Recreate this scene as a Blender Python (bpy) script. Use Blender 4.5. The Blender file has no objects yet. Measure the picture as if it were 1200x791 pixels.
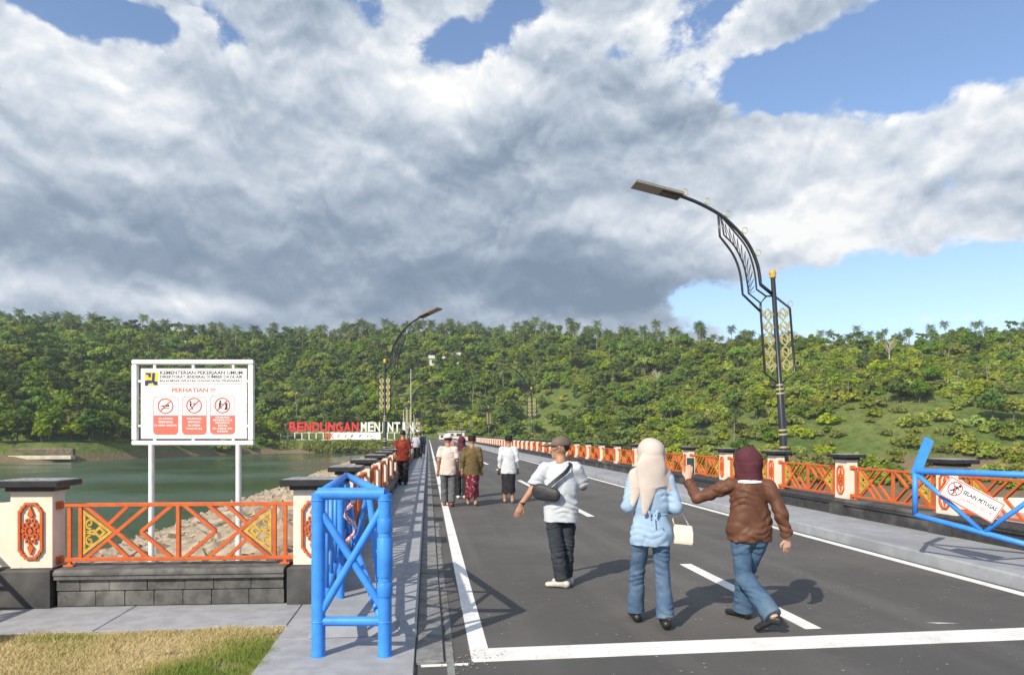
import bpy, bmesh, math, random, os
import numpy as np
from mathutils import Vector, Matrix, Euler
R = math.radians
rnd = random.Random(7)
npr = np.random.default_rng(11)
sc = bpy.context.scene
col = sc.collection

# ---------------------------------------------------------------- camera, world, sun, exposure
CAMH, HV, F = 1.62, 509.0, 800.0
YAW = R(7.0)
SY, CY = math.sin(YAW), math.cos(YAW)
cam_d = bpy.data.cameras.new('camera'); cam = bpy.data.objects.new('camera', cam_d); col.objects.link(cam)
cam.location = (0, 0, CAMH); cam.rotation_euler = (R(90), 0, -YAW)
cam_d.sensor_width = 36; cam_d.lens = 24; cam_d.shift_y = (HV - 395.5) / 1200
cam_d.clip_start = .05; cam_d.clip_end = 20000
sc.camera = cam
SUN_EL, SUN_AZ = R(35), R(43)          # shadows fall towards azimuth 43 deg (from +Y to +X)
sun_d = bpy.data.lights.new('sun', 'SUN'); sun = bpy.data.objects.new('sun', sun_d); col.objects.link(sun)
sun_d.energy = 4.8; sun_d.angle = R(.55); sun_d.color = (1, .91, .77)
sdir = Vector((math.sin(SUN_AZ) * math.cos(SUN_EL), math.cos(SUN_AZ) * math.cos(SUN_EL), -math.sin(SUN_EL)))
sun.rotation_euler = sdir.to_track_quat('-Z', 'Y').to_euler(); sun.location = (-30, -30, 40)
sc.view_settings.view_transform = 'Standard'; sc.view_settings.look = 'None'
sc.view_settings.gamma = 1; sc.view_settings.exposure = 0.28; sc.view_settings.use_curve_mapping = False
sc.render.engine = 'CYCLES'
sc.cycles.use_denoising = True
sc.cycles.max_bounces = 6; sc.cycles.transparent_max_bounces = 8
sc.cycles.caustics_reflective = False; sc.cycles.caustics_refractive = False

def azel(u, v):
    return (math.atan((u - 600) / F) + YAW, math.atan((HV - v) / math.hypot(F, u - 600)))

class NT:
    """small node-tree helper"""
    def __init__(s, tree): s.t = tree; s.n = tree.nodes; s.l = tree.links
    def node(s, typ, **kw):
        n = s.n.new(typ)
        for k, v in kw.items(): setattr(n, k, v)
        return n
    def put(s, sock, v):
        if isinstance(v, bpy.types.NodeSocket): s.l.new(v, sock)
        else: sock.default_value = v
    def m(s, op, a, b=None, c=None, clamp=False):
        n = s.node('ShaderNodeMath', operation=op); n.use_clamp = clamp
        s.put(n.inputs[0], a)
        if b is not None: s.put(n.inputs[1], b)
        if c is not None: s.put(n.inputs[2], c)
        return n.outputs[0]
    def noise(s, vec, scale, detail=4, rough=.55, lac=2.0, dim='3D', dist=0):
        n = s.node('ShaderNodeTexNoise', noise_dimensions=dim)
        if vec is not None: s.l.new(vec, n.inputs['Vector'])
        n.inputs['Scale'].default_value = scale; n.inputs['Detail'].default_value = detail
        n.inputs['Roughness'].default_value = rough; n.inputs['Lacunarity'].default_value = lac
        n.inputs['Distortion'].default_value = dist
        return n.outputs['Fac']
    def ramp(s, fac, stops, interp='LINEAR'):
        n = s.node('ShaderNodeValToRGB'); s.put(n.inputs[0], fac)
        e = n.color_ramp.elements; n.color_ramp.interpolation = interp
        while len(e) < len(stops): e.new(.5)
        for i, (p, c) in enumerate(stops):
            e[i].position = p; e[i].color = (*c, 1) if len(c) == 3 else c
        return n.outputs[0]
    def mix(s, fac, a, b, blend='MIX'):
        n = s.node('ShaderNodeMix', data_type='RGBA', blend_type=blend)
        s.put(n.inputs[0], fac)
        for i, v in ((6, a), (7, b)):
            s.put(n.inputs[i], (*v, 1) if isinstance(v, tuple) and len(v) == 3 else v)
        return n.outputs[2]
    def sstep(s, x, a, b):
        n = s.node('ShaderNodeMapRange', interpolation_type='SMOOTHSTEP')
        s.put(n.inputs[0], x); n.inputs[1].default_value = a; n.inputs[2].default_value = b
        return n.outputs[0]

def build_world():
    w = bpy.data.worlds.new('World'); sc.world = w; w.use_nodes = True
    t = NT(w.node_tree); t.n.clear()
    out = t.node('ShaderNodeOutputWorld'); bg = t.node('ShaderNodeBackground'); bg.inputs['Strength'].default_value = .1
    t.l.new(bg.outputs[0], out.inputs[0])
    sky = t.node('ShaderNodeTexSky', sky_type='NISHITA'); sky.sun_disc = False
    sky.sun_elevation = SUN_EL; sky.sun_rotation = SUN_AZ + math.pi; sky.air_density = 1.0; sky.dust_density = .6; sky.ozone_density = 2.0
    tc = t.node('ShaderNodeTexCoord'); sep = t.node('ShaderNodeSeparateXYZ'); t.l.new(tc.outputs['Generated'], sep.inputs[0])
    x, y, z = sep.outputs
    az = t.m('ARCTAN2', x, y); el = t.m('ARCSINE', z)
    # cloud space: wider than high, perspective flattening towards the horizon
    def vec(dz):
        c = t.node('ShaderNodeCombineXYZ')
        t.put(c.inputs[0], az); t.put(c.inputs[1], t.m('MULTIPLY_ADD', el, 1.4, dz)); c.inputs[2].default_value = 3.7
        return c.outputs[0]
    def gauss(u, v, su, sv, amp):
        a0, e0 = azel(u, v); sa, se = su / F, sv / F
        da = t.m('MULTIPLY', t.m('SUBTRACT', az, a0), 1 / sa); de = t.m('MULTIPLY', t.m('SUBTRACT', el, e0), 1 / se)
        q = t.m('ADD', t.m('MULTIPLY', da, da), t.m('MULTIPLY', de, de))
        return t.m('MULTIPLY', t.m('EXPONENT', t.m('MULTIPLY', q, -1.0)), amp)
    def total(items):
        o = None
        for it in items:
            g = gauss(*it); o = g if o is None else t.m('ADD', o, g)
        return o
    def puff(v):
        # rounded cauliflower relief: smooth cells on warped coordinates
        n = t.node('ShaderNodeTexNoise'); t.l.new(v, n.inputs['Vector']); n.inputs['Scale'].default_value = 7; n.inputs['Detail'].default_value = 6; n.inputs['Roughness'].default_value = .6
        a = t.node('ShaderNodeVectorMath', operation='MULTIPLY_ADD'); t.l.new(n.outputs['Color'], a.inputs[0]); a.inputs[1].default_value = (.16, .16, .0); t.l.new(v, a.inputs[2])
        vo = t.node('ShaderNodeTexVoronoi', feature='SMOOTH_F1', voronoi_dimensions='2D'); t.l.new(a.outputs[0], vo.inputs['Vector']); vo.inputs['Scale'].default_value = 9; vo.inputs['Detail'].default_value = 3; vo.inputs['Roughness'].default_value = .5; vo.inputs['Smoothness'].default_value = .5
        return t.m('SUBTRACT', 1.0, vo.outputs['Distance'])
    v0 = vec(0.0); v1 = vec(.05); v2 = vec(.022)
    big = t.noise(v0, 2.4, 2, .45)
    f0 = t.noise(v0, 6.5, 10, .55, 2.05); s0 = t.noise(v0, 4.2, 3.5, .48); s1 = t.noise(v1, 4.2, 3.5, .48); g0 = puff(v0); g1 = puff(v2)
    f2 = t.noise(v0, 11.0, 9, .62)
    cover = total([(60, 0, 110, 20, -.44), (530, 55, 50, 22, -.32), (595, 22, 50, 30, -.40), (905, 92, 60, 24, -.34), (1000, 72, 80, 24, -.30), (1140, 30, 110, 45, -.66),
                   (1130, 330, 160, 34, -.58), (960, 352, 130, 22, -.30), (1060, 135, 150, 40, .26), (1130, 235, 140, 42, .26), (0, 210, 120, 70, .25),
                   (660, 130, 110, 70, .25), (350, 200, 320, 130, .40), (600, 300, 300, 60, .32), (870, 270, 130, 40, .30), (1130, 368, 75, 9, .34), (940, 18, 80, 24, .24), (150, 360, 300, 30, .25)])
    dens = t.m('ADD', t.m('ADD', t.m('MULTIPLY', big, .55), t.m('MULTIPLY', f0, 1.15)), t.m('ADD', cover, -.30))
    mask = t.sstep(t.m('ADD', dens, t.m('ADD', t.m('MULTIPLY_ADD', f2, .22, -.11), t.m('MULTIPLY_ADD', g0, .28, -.11))), .40, .55)
    lit = t.m('ADD', t.m('MULTIPLY', t.m('SUBTRACT', s0, s1), 1.0), t.m('MULTIPLY', t.m('SUBTRACT', g0, g1), .42))
    tone = total([(110, 85, 190, 70, .34), (500, 105, 130, 50, .24), (740, 25, 170, 45, .22), (890, 280, 130, 42, .46), (1080, 140, 170, 60, .24), (215, 355, 110, 11, .42), (850, 230, 160, 40, .10), (350, 20, 170, 70, -.06), (600, 170, 120, 60, -.06),
                  (60, 330, 160, 20, .12), (330, 310, 420, 55, -.25), (650, 335, 260, 36, -.26), (800, 345, 260, 18, -.14), (640, 195, 170, 80, -.10), (30, 250, 200, 50, -.06), (1130, 372, 90, 15, .3), (560, 120, 90, 25, .10)])
    thin = t.m('MULTIPLY', t.m('SUBTRACT', 1.0, t.sstep(dens, .44, .80)), .24)
    sh = t.m('ADD', t.m('ADD', lit, tone), t.m('ADD', thin, t.m('ADD', t.m('MULTIPLY', s0, .44), t.m('MULTIPLY_ADD', f2, .46, .02))))
    cc = t.ramp(sh, [(.0, (.18, .24, .33)), (.25, (.25, .315, .41)), (.5, (.41, .475, .56)), (.75, (.63, .68, .745)), (1.0, (.91, .91, .90))])
    cc10 = t.mix(1.0, cc, (9.4, 9.4, 9.4), 'MULTIPLY')
    skyc = t.mix(1.0, sky.outputs[0], (1.5, 1.52, 1.6), 'MULTIPLY')
    t.l.new(t.mix(mask, skyc, cc10), bg.inputs['Color'])
    w.cycles.sampling_method = 'MANUAL'; w.cycles.sample_map_resolution = 512
build_world()

# ---------------------------------------------------------------- helpers
def pt(u, v, z):
    """world point at height z seen at photo pixel (u, v)"""
    d = (CAMH - z) * F / (v - HV); return at(u, d, z)
def at(u, d, z=0.0):
    xc = (u - 600) / F * d
    return Vector((d * SY + xc * CY, d * CY - xc * SY, z))

_M = {}
def mat(name, c1, c2=None, scale=20, rough=.7, bump=0, bscale=None, metal=0, spec=.4, detail=4, c3=None, dist=.01, coat=0, fac=(.35, .65)):
    if name in _M: return _M[name]
    m = bpy.data.materials.new(name); m.use_nodes = True; _M[name] = m
    t = NT(m.node_tree); b = t.n['Principled BSDF']
    tc = t.node('ShaderNodeTexCoord'); v = tc.outputs['Object']
    c2 = c2 or tuple(x * .82 for x in c1)
    n = t.noise(v, scale, detail, .6)
    c = t.mix(t.sstep(n, *fac), c1, c2)
    if c3:
        n3 = t.noise(v, scale * .13, 3, .6); c = t.mix(t.sstep(n3, .52, .72), c, c3)
    t.l.new(c, b.inputs['Base Color'])
    t.put(b.inputs['Roughness'], t.m('MULTIPLY_ADD', n, .2, rough - .1)); b.inputs['Metallic'].default_value = metal
    b.inputs['Specular IOR Level'].default_value = spec; b.inputs['Coat Weight'].default_value = coat
    if bump:
        bn = t.node('ShaderNodeBump'); bn.inputs['Strength'].default_value = bump; bn.inputs['Distance'].default_value = dist
        t.l.new(t.noise(v, bscale or scale * 2, 5, .6), bn.inputs['Height']); t.l.new(bn.outputs[0], b.inputs['Normal'])
    return m

class MB:
    def __init__(s): s.v = []; s.f = []
    def add(s, vs, fs):
        o = len(s.v); s.v += [tuple(v) for v in vs]; s.f += [tuple(i + o for i in f) for f in fs]; return s
    def box(s, c, size, rz=0, bev=0):
        hx, hy, hz = (k / 2 for k in size)
        if bev:
            prof = [(-1, -1), (1, -1), (1, 1), (-1, 1)]
            ring = lambda z, i: [(px * (hx - i), py * (hy - i), z) for px, py in prof]
            rings = [ring(-hz, bev), ring(-hz + bev, 0), ring(hz - bev, 0), ring(hz, bev)]
            vs = [p for r in rings for p in r]; fs = [(3, 2, 1, 0), (12, 13, 14, 15)]
            for k in range(3):
                for j in range(4): fs.append((k * 4 + j, k * 4 + (j + 1) % 4, k * 4 + 4 + (j + 1) % 4, k * 4 + 4 + j))
        else:
            vs = [(x, y, z) for z in (-hz, hz) for x, y in ((-hx, -hy), (hx, -hy), (hx, hy), (-hx, hy))]
            fs = [(3, 2, 1, 0), (4, 5, 6, 7), (0, 1, 5, 4), (1, 2, 6, 5), (2, 3, 7, 6), (3, 0, 4, 7)]
        cs, sn = math.cos(rz), math.sin(rz)
        return s.add([(c[0] + x * cs - y * sn, c[1] + x * sn + y * cs, c[2] + z) for x, y, z in vs], fs)
    def tube(s, pts, r, n=8, close=False, r2=None):
        pts = [Vector(p) for p in pts]; L = len(pts); vs = []; fs = []
        up = None
        for i, p in enumerate(pts):
            if close: d = (pts[(i + 1) % L] - pts[i - 1]).normalized()
            else: d = (pts[min(i + 1, L - 1)] - pts[max(i - 1, 0)]).normalized()
            if up is None: up = Vector((0, 0, 1)) if abs(d.z) < .9 else Vector((0, 1, 0))
            a = d.cross(up).normalized(); b = a.cross(d).normalized(); up = b
            rr = r if r2 is None else r + (r2 - r) * i / max(1, L - 1)
            if isinstance(r, (list, tuple)): rr = r[i]
            # widen mitred corners a little
            for k in range(n):
                th = 2 * math.pi * (k + .5) / n; vs.append(p + (a * math.cos(th) + b * math.sin(th)) * rr)
        for i in range(L if close else L - 1):
            for k in range(n):
                j = (i + 1) % L
                fs.append((i * n + k, i * n + (k + 1) % n, j * n + (k + 1) % n, j * n + k))
        if not close: fs += [tuple(range(n))[::-1], tuple(range((L - 1) * n, L * n))]
        return s.add(vs, fs)
    def bar(s, a, b, w, t):
        """flat bar from a to b: w across in the local XZ plane, t along Y"""
        a = Vector(a); b = Vector(b); d = (b - a).normalized(); n = Vector((0, 1, 0)); p = d.cross(n).normalized() * w / 2; n = n * t / 2
        vs = [a - p - n, a + p - n, a + p + n, a - p + n, b - p - n, b + p - n, b + p + n, b - p + n]
        return s.add(vs, [(3, 2, 1, 0), (4, 5, 6, 7), (0, 1, 5, 4), (1, 2, 6, 5), (2, 3, 7, 6), (3, 0, 4, 7)])
    def prism(s, poly, y0, y1):
        """polygon in XZ extruded along Y"""
        n = len(poly); vs = [(x, y0, z) for x, z in poly] + [(x, y1, z) for x, z in poly]
        fs = [tuple(range(n)), tuple(range(2 * n - 1, n - 1, -1))] + [(i, i + n, (i + 1) % n + n, (i + 1) % n) for i in range(n)]
        return s.add(vs, fs)
    def ringplate(s, outer, inner, y0, y1):
        n = len(outer); vs = []
        for y in (y0, y1):
            vs += [(x, y, z) for x, z in outer] + [(x, y, z) for x, z in inner]
        fs = []
        for i in range(n):
            j = (i + 1) % n
            fs += [(i, j, n + j, n + i), (2 * n + i, 3 * n + i, 3 * n + j, 2 * n + j), (i, 2 * n + i, 2 * n + j, j), (n + i, n + j, 3 * n + j, 3 * n + i)]
        return s.add(vs, fs)
    def lathe(s, prof, n=12, c=(0, 0, 0)):
        vs = [(c[0] + r * math.cos(2 * math.pi * k / n), c[1] + r * math.sin(2 * math.pi * k / n), c[2] + z) for r, z in prof for k in range(n)]
        fs = [(i * n + k, i * n + (k + 1) % n, (i + 1) * n + (k + 1) % n, (i + 1) * n + k) for i in range(len(prof) - 1) for k in range(n)]
        fs += [tuple(range(n))[::-1], tuple(range((len(prof) - 1) * n, len(prof) * n))]
        return s.add(vs, fs)
    def quad(s, x0, x1, y0, y1, z):
        return s.add([(x0, y0, z), (x1, y0, z), (x1, y1, z), (x0, y1, z)], [(0, 1, 2, 3)])
    def mesh(s, name, m, smooth=False):
        me = bpy.data.meshes.new(name); me.from_pydata(s.v, [], s.f)
        if smooth: me.polygons.foreach_set('use_smooth', [True] * len(me.polygons))
        me.materials.append(m); me.update(); return me
    def build(s, name, m, parent=None, loc=None, smooth=False):
        return link(name, s.mesh(name, m, smooth), parent, loc)
def link(name, me, parent=None, loc=None):
    o = bpy.data.objects.new(name, me); col.objects.link(o)
    if parent: o.parent = parent
    if loc is not None: o.location = loc
    return o
def tag(o, label, cat, group=None, kind=None):
    if label: o['label'] = label
    if cat: o['category'] = cat
    if group: o['group'] = group
    if kind: o['kind'] = kind
    return o
def struct(o): o['kind'] = 'structure'; return o
def empty(name, loc=(0, 0, 0), rz=0, label=None, cat=None, group=None):
    o = bpy.data.objects.new(name, None); col.objects.link(o); o.location = loc; o.rotation_euler = (0, 0, rz); o.empty_display_size = .2
    return tag(o, label, cat, group)
def copy_tree(o, parent=None):
    c = o.copy(); col.objects.link(c)
    if parent: c.parent = parent
    for ch in o.children: copy_tree(ch, c)
    return c
def smooth_by_angle(o, ang=35):
    me = o.data; me.polygons.foreach_set('use_smooth', [True] * len(me.polygons))
    try: me.set_sharp_from_angle(angle=R(ang))
    except Exception: pass
    return o
_font_cache = {}
def text_mesh(body, size, m, ext=.002, bold=0.0, spacing=1.0):
    cu = bpy.data.curves.new('lettering', 'FONT'); cu.body = body; cu.size = size; cu.align_x = 'CENTER'; cu.align_y = 'CENTER'
    cu.extrude = ext; cu.offset = bold; cu.space_character = spacing; cu.resolution_u = 2
    o = bpy.data.objects.new('lettering', cu); me = bpy.data.meshes.new_from_object(o)
    bpy.data.objects.remove(o); bpy.data.curves.remove(cu)
    me.materials.clear(); me.materials.append(m); return me
def text(body, size, m, parent, loc, name='lettering', width=None, **kw):
    """text in the parent's XZ plane, facing -Y; width squeezes it to that many metres"""
    me = text_mesh(body, size, m, **kw); o = link(name, me, parent, loc); o.rotation_euler = (R(90), 0, 0)
    if width:
        xs = [v.co.x for v in me.vertices]; o.scale = (width / (max(xs) - min(xs)), 1, 1)
    return o

# ---------------------------------------------------------------- materials
def asphalt(name, base, worn):
    m = bpy.data.materials.new(name); m.use_nodes = True; t = NT(m.node_tree); b = t.n['Principled BSDF']
    v = t.node('ShaderNodeTexCoord').outputs['Object']
    sp = t.noise(v, 190, 3, .7); big = t.noise(v, .55, 4, .6); mid = t.noise(v, 7, 5, .65)
    mp = t.node('ShaderNodeMapping'); t.l.new(v, mp.inputs[0]); mp.inputs['Scale'].default_value = (1.6, .06, 1)
    lanes = t.noise(mp.outputs[0], 1.2, 3, .5)
    c = t.mix(t.sstep(sp, .3, .75), tuple(x * .62 for x in base), tuple(x * 1.35 for x in base))
    c = t.mix(t.m('MULTIPLY', t.sstep(big, .42, .68), .55), c, worn)
    c = t.mix(t.m('MULTIPLY', t.sstep(lanes, .45, .7), .35), c, tuple(x * 1.25 for x in worn))
    c = t.mix(t.m('MULTIPLY', t.sstep(mid, .60, .8), .35), c, tuple(x * .65 for x in base))
    st = t.noise(v, 1.7, 6, .7, dist=1.2); c = t.mix(t.m('MULTIPLY', t.sstep(st, .56, .72), .40), c, tuple(x * .55 for x in base)); dust = t.noise(v, 3.3, 7, .75); c = t.mix(t.m('MULTIPLY', t.sstep(dust, .55, .75), .30), c, (.20, .185, .165))
    dirt = t.noise(v, 26, 2, .5); c = t.mix(t.sstep(dirt, .735, .77), c, (.30, .28, .24))
    t.l.new(c, b.inputs['Base Color']); t.put(b.inputs['Roughness'], t.m('MULTIPLY_ADD', mid, .2, .72)); b.inputs['Specular IOR Level'].default_value = .35
    bn = t.node('ShaderNodeBump'); bn.inputs['Strength'].default_value = .55; bn.inputs['Distance'].default_value = .006
    t.l.new(sp, bn.inputs['Height']); t.l.new(bn.outputs[0], b.inputs['Normal']); return m
M_asph = asphalt('asphalt', (.096, .091, .086), (.136, .129, .120))
M_asph2 = asphalt('old_asphalt', (.085, .083, .080), (.12, .115, .108))
def worn_paint():
    m = bpy.data.materials.new('road_paint'); m.use_nodes = True; t = NT(m.node_tree); b = t.n['Principled BSDF']; v = t.node('ShaderNodeTexCoord').outputs['Object']
    big = t.noise(v, 2.3, 4, .6); sp = t.noise(v, 150, 3, .7); mid = t.noise(v, 24, 5, .7)
    c = t.mix(t.sstep(big, .4, .75), (.80, .80, .78), (.64, .63, .60)); c = t.mix(t.m('MULTIPLY', t.sstep(mid, .55, .75), .5), c, (.45, .44, .42))
    c = t.mix(t.sstep(t.m('ADD', sp, t.m('MULTIPLY', mid, .35)), .80, .88), c, (.16, .155, .15)); t.l.new(c, b.inputs['Base Color']); b.inputs['Roughness'].default_value = .65
    bn = t.node('ShaderNodeBump'); bn.inputs['Strength'].default_value = .5; bn.inputs['Distance'].default_value = .005; t.l.new(sp, bn.inputs['Height']); t.l.new(bn.outputs[0], b.inputs['Normal']); return m
M_line = worn_paint()
M_conc = mat('grey_concrete', (.36, .365, .38), (.29, .295, .31), 6, .85, .25, 90, c3=(.25, .25, .26), dist=.004)
M_walk = mat('walkway_concrete', (.33, .345, .37), (.27, .285, .31), 4, .85, .25, 80, c3=(.23, .24, .26), dist=.004)
M_gut = mat('gutter_concrete', (.24, .24, .24), (.16, .16, .155), 9, .9, .3, 70, c3=(.12, .115, .10), dist=.006)
M_black = mat('black_stone_paint', (.055, .055, .056), (.034, .034, .036), 9, .6, .2, 60, c3=(.115, .113, .108), dist=.005)
M_block = mat('dark_stone_block', (.125, .122, .116), (.075, .074, .07), 11, .75, .5, 45, c3=(.24, .235, .22), dist=.01)
M_coping = mat('grey_coping', (.15, .148, .14), (.085, .084, .08), 8, .75, .3, 60, c3=(.24, .235, .22), dist=.006)
def cream():
    m = bpy.data.materials.new('cream_paint'); m.use_nodes = True; t = NT(m.node_tree); b = t.n['Principled BSDF']; v = t.node('ShaderNodeTexCoord').outputs['Object']; oi = t.node('ShaderNodeObjectInfo')
    of = t.node('ShaderNodeVectorMath', operation='ADD'); t.l.new(v, of.inputs[0]); t.l.new(oi.outputs['Location'], of.inputs[1])
    mp = t.node('ShaderNodeMapping'); t.l.new(of.outputs[0], mp.inputs[0]); mp.inputs['Scale'].default_value = (22, 22, 1.1)
    st = t.noise(mp.outputs[0], 1.0, 4, .6); bl = t.noise(of.outputs[0], 5, 5, .65)
    c = t.mix(t.sstep(bl, .35, .7), (.80, .72, .60), (.74, .655, .53)); c = t.mix(t.m('MULTIPLY', t.sstep(st, .56, .74), .45), c, (.50, .43, .34)); c = t.mix(t.m('MULTIPLY', t.sstep(bl, .64, .76), .5), c, (.58, .50, .40))
    t.l.new(c, b.inputs['Base Color']); b.inputs['Roughness'].default_value = .75; b.inputs['Specular IOR Level'].default_value = .3; return m
M_cream = cream()
M_cap = mat('black_cap_paint', (.035, .036, .04), (.022, .022, .025), 12, .35, .15, 60, dist=.003)
M_captop = mat('glare_dust_cap_top', (.34, .34, .33), (.18, .18, .18), 18, .6, .2, 80, dist=.003)  # light grey paints sun and sky glare, plus dust, onto the black caps
M_orange = mat('orange_paint', (.62, .145, .040), (.54, .115, .032), 16, .42, .06, 60, dist=.002, c3=(.48, .10, .035))
M_gold = mat('gold_paint', (.62, .40, .075), (.50, .31, .055), 20, .42, .05, dist=.002)
M_blue = mat('blue_paint', (.055, .29, .82), (.045, .24, .72), 9, .45, .25, 55, dist=.003, spec=.4, c3=(.075, .27, .62))
M_white = mat('white_paint', (.80, .81, .82), (.70, .71, .71), 8, .4, .04, dist=.002, c3=(.62, .62, .60))
M_board = mat('white_board', (.86, .86, .86), (.80, .80, .79), 5, .35, fac=(.4, .8))
M_red = mat('red_print', (.80, .085, .06), (.74, .08, .055), 8, .45)
M_redp = mat('pale_red_print', (.80, .17, .12), (.74, .15, .11), 8, .45)
M_ink = mat('black_print', (.03, .03, .035), None, 8, .5)
M_inky = mat('yellow_print', (.80, .62, .04), None, 8, .5)
M_navy = mat('navy_print', (.02, .035, .16), None, 8, .5)
M_steel = mat('black_steel', (.026, .031, .041), (.016, .019, .024), 14, .30, .04, spec=.6, dist=.002)
M_brass = mat('gold_steel', (.50, .45, .22), (.40, .35, .16), 25, .42, 0, metal=.1)
M_panel = mat('solar_panel', (.30, .26, .20), (.20, .175, .14), 30, .3, spec=.6)
M_sand = mat('riprap_ground', (.44, .35, .255), (.31, .245, .18), 1.6, .95, .8, 5, c3=(.27, .22, .165), dist=.2, detail=7)
M_rock = mat('riprap_rock', (.42, .35, .26), (.27, .22, .165), 2.5, .9, .5, 9, c3=(.20, .155, .115), dist=.05)
M_soil = mat('pad_soil', (.30, .24, .15), (.20, .16, .09), 9, .95, .6, 60, dist=.02)

# ---------------------------------------------------------------- terrain, water, road
YEND = 222.0
TOE = [(-900, 20), (-500, 60), (-200, 130), (-98, 168), (-83, 170), (-76, 186), (-65, 220), (-49, 235), (-25, 237), (-4, 231), (14, 226), (20, 205),
       (45, 160), (90, 120), (160, 70), (260, 10), (400, -60), (900, -200)]
def toe_dist(P):
    """signed distance from the toe of the hills, positive on the hill side"""
    best = np.full(len(P), 1e9)
    for a, b in zip(TOE[:-1], TOE[1:]):
        a = np.array(a, float); b = np.array(b, float); ab = b - a
        t = np.clip(((P - a) @ ab) / (ab @ ab), 0, 1)
        best = np.minimum(best, np.linalg.norm(P - (a + t[:, None] * ab), axis=1))
    poly = TOE + [(900, -900), (-900, -900)]
    ins = np.zeros(len(P), bool); j = len(poly) - 1
    for i in range(len(poly)):
        xi, yi = poly[i]; xj, yj = poly[j]
        c = ((yi > P[:, 1]) != (yj > P[:, 1])) & (P[:, 0] < (xj - xi) * (P[:, 1] - yi) / (yj - yi + 1e-9) + xi)
        ins ^= c; j = i
    return np.where(ins, -best, best)
def vnoise(P, s, seed=0):
    """cheap smooth 2D noise in [-1, 1]"""
    o = np.zeros(len(P)); g = np.random.default_rng(seed)
    for k in range(7):
        a = g.uniform(0, 6.28); f = s * g.uniform(.6, 1.7); ph = g.uniform(0, 6.28)
        o += np.sin((P[:, 0] * math.cos(a) + P[:, 1] * math.sin(a)) * f + ph + 1.3 * np.sin((P[:, 1] * math.cos(a) - P[:, 0] * math.sin(a)) * f * .7 + ph))
    return o / 4.5
def hill_z(P):
    P = np.asarray(P, float).reshape(-1, 2)
    d = toe_dist(P); X = P[:, 0]
    top = np.interp(X, [-300, -150, -60, 0, 60, 110, 180, 400], [49, 48, 54, 60, 64, 59, 45, 36])
    base = np.interp(X, [-20, 18, 30], [-6, -5, -9])
    t = np.clip((d - 16) / 172, 0, None)
    s = np.where(t < 1, 1 - (1 - np.minimum(t, 1)) ** 1.35, 1 + .0 * t)
    bank = np.interp(d, [0, 4, 7, 16], [0, 1, 1.05, 1.1])
    left = np.interp(X, [10, 40], [1, 0])
    z = base + bank * ((-.6 - base) * left + 1.5 * (1 - left)) + s * (top + .5)
    z += (vnoise(P, .035, 3) * 3.2 + vnoise(P, .11, 5) * 1.0) * np.clip((d - 12) / 40, 0, 1)
    z += np.clip((d - 190) / 300, 0, 1) * vnoise(P, .012, 8) * 4
    ins = np.where(X < -1, -9.5, -9.5)
    return np.where(d < 0, np.maximum(ins, base + d * .6), z)

def grid_mesh(name, xs, ys, zf, m, smooth=True):
    X, Y = np.meshgrid(xs, ys); P = np.stack([X.ravel(), Y.ravel()], 1); Z = zf(P)
    V = np.column_stack([P, Z]).astype(np.float32); nx, ny = len(xs), len(ys)
    idx = np.arange(nx * ny).reshape(ny, nx)
    Q = np.stack([idx[:-1, :-1], idx[:-1, 1:], idx[1:, 1:], idx[1:, :-1]], -1).reshape(-1, 4)
    return np_mesh(name, V, Q, m, smooth)
def np_mesh(name, V, Q, m, smooth=False):
    me = bpy.data.meshes.new(name); n, k = Q.shape
    me.vertices.add(len(V)); me.vertices.foreach_set('co', np.ascontiguousarray(V, np.float32).ravel())
    me.loops.add(n * k); me.loops.foreach_set('vertex_index', np.ascontiguousarray(Q, np.int32).ravel())
    me.polygons.add(n); me.polygons.foreach_set('loop_start', np.arange(0, n * k, k, dtype=np.int32)); me.polygons.foreach_set('loop_total', np.full(n, k, np.int32))
    me.polygons.foreach_set('use_smooth', np.full(n, smooth)); me.materials.append(m); me.update(calc_edges=True); me.validate(); return me

def terrain_mat():
    m = bpy.data.materials.new('hillside_grass'); m.use_nodes = True; t = NT(m.node_tree); b = t.n['Principled BSDF']
    v = t.node('ShaderNodeTexCoord').outputs['Object']
    a = t.noise(v, .035, 5, .6); f = t.noise(v, .5, 7, .7); g = t.noise(v, 2.2, 4, .7)
    c = t.ramp(a, [(.3, (.085, .135, .030)), (.5, (.150, .195, .045)), (.66, (.215, .235, .065)), (.8, (.26, .235, .10))])
    c = t.mix(t.m('MULTIPLY', t.sstep(f, .4, .7), .8), c, (.045, .085, .022)); c = t.mix(t.m('MULTIPLY', t.sstep(g, .5, .7), .6), c, (.14, .18, .045))
    geo = t.node('ShaderNodeNewGeometry'); s = t.node('ShaderNodeSeparateXYZ'); t.l.new(geo.outputs['Position'], s.inputs[0])
    low = t.sstep(t.m('ADD', s.outputs[2], t.m('MULTIPLY', f, 2)), -1.5, -2.8)
    c = t.mix(low, c, (.22, .165, .10))
    t.l.new(c, b.inputs['Base Color']); b.inputs['Roughness'].default_value = .95; b.inputs['Specular IOR Level'].default_value = .15
    bn = t.node('ShaderNodeBump'); bn.inputs['Strength'].default_value = 1; bn.inputs['Distance'].default_value = .8
    t.l.new(t.m('ADD', f, t.m('MULTIPLY', g, .5)), bn.inputs['Height']); t.l.new(bn.outputs[0], b.inputs['Normal']); return m
M_hill = terrain_mat()
xs = np.concatenate([np.arange(-900, -240, 22), np.arange(-240, 300, 4.5), np.arange(300, 900, 22)])
ys = np.concatenate([np.arange(-300, 30, 15), np.arange(30, 470, 4.5), np.arange(470, 1500, 40)])
struct(link('hills', grid_mesh('hills', xs, ys, hill_z, M_hill)))
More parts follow.
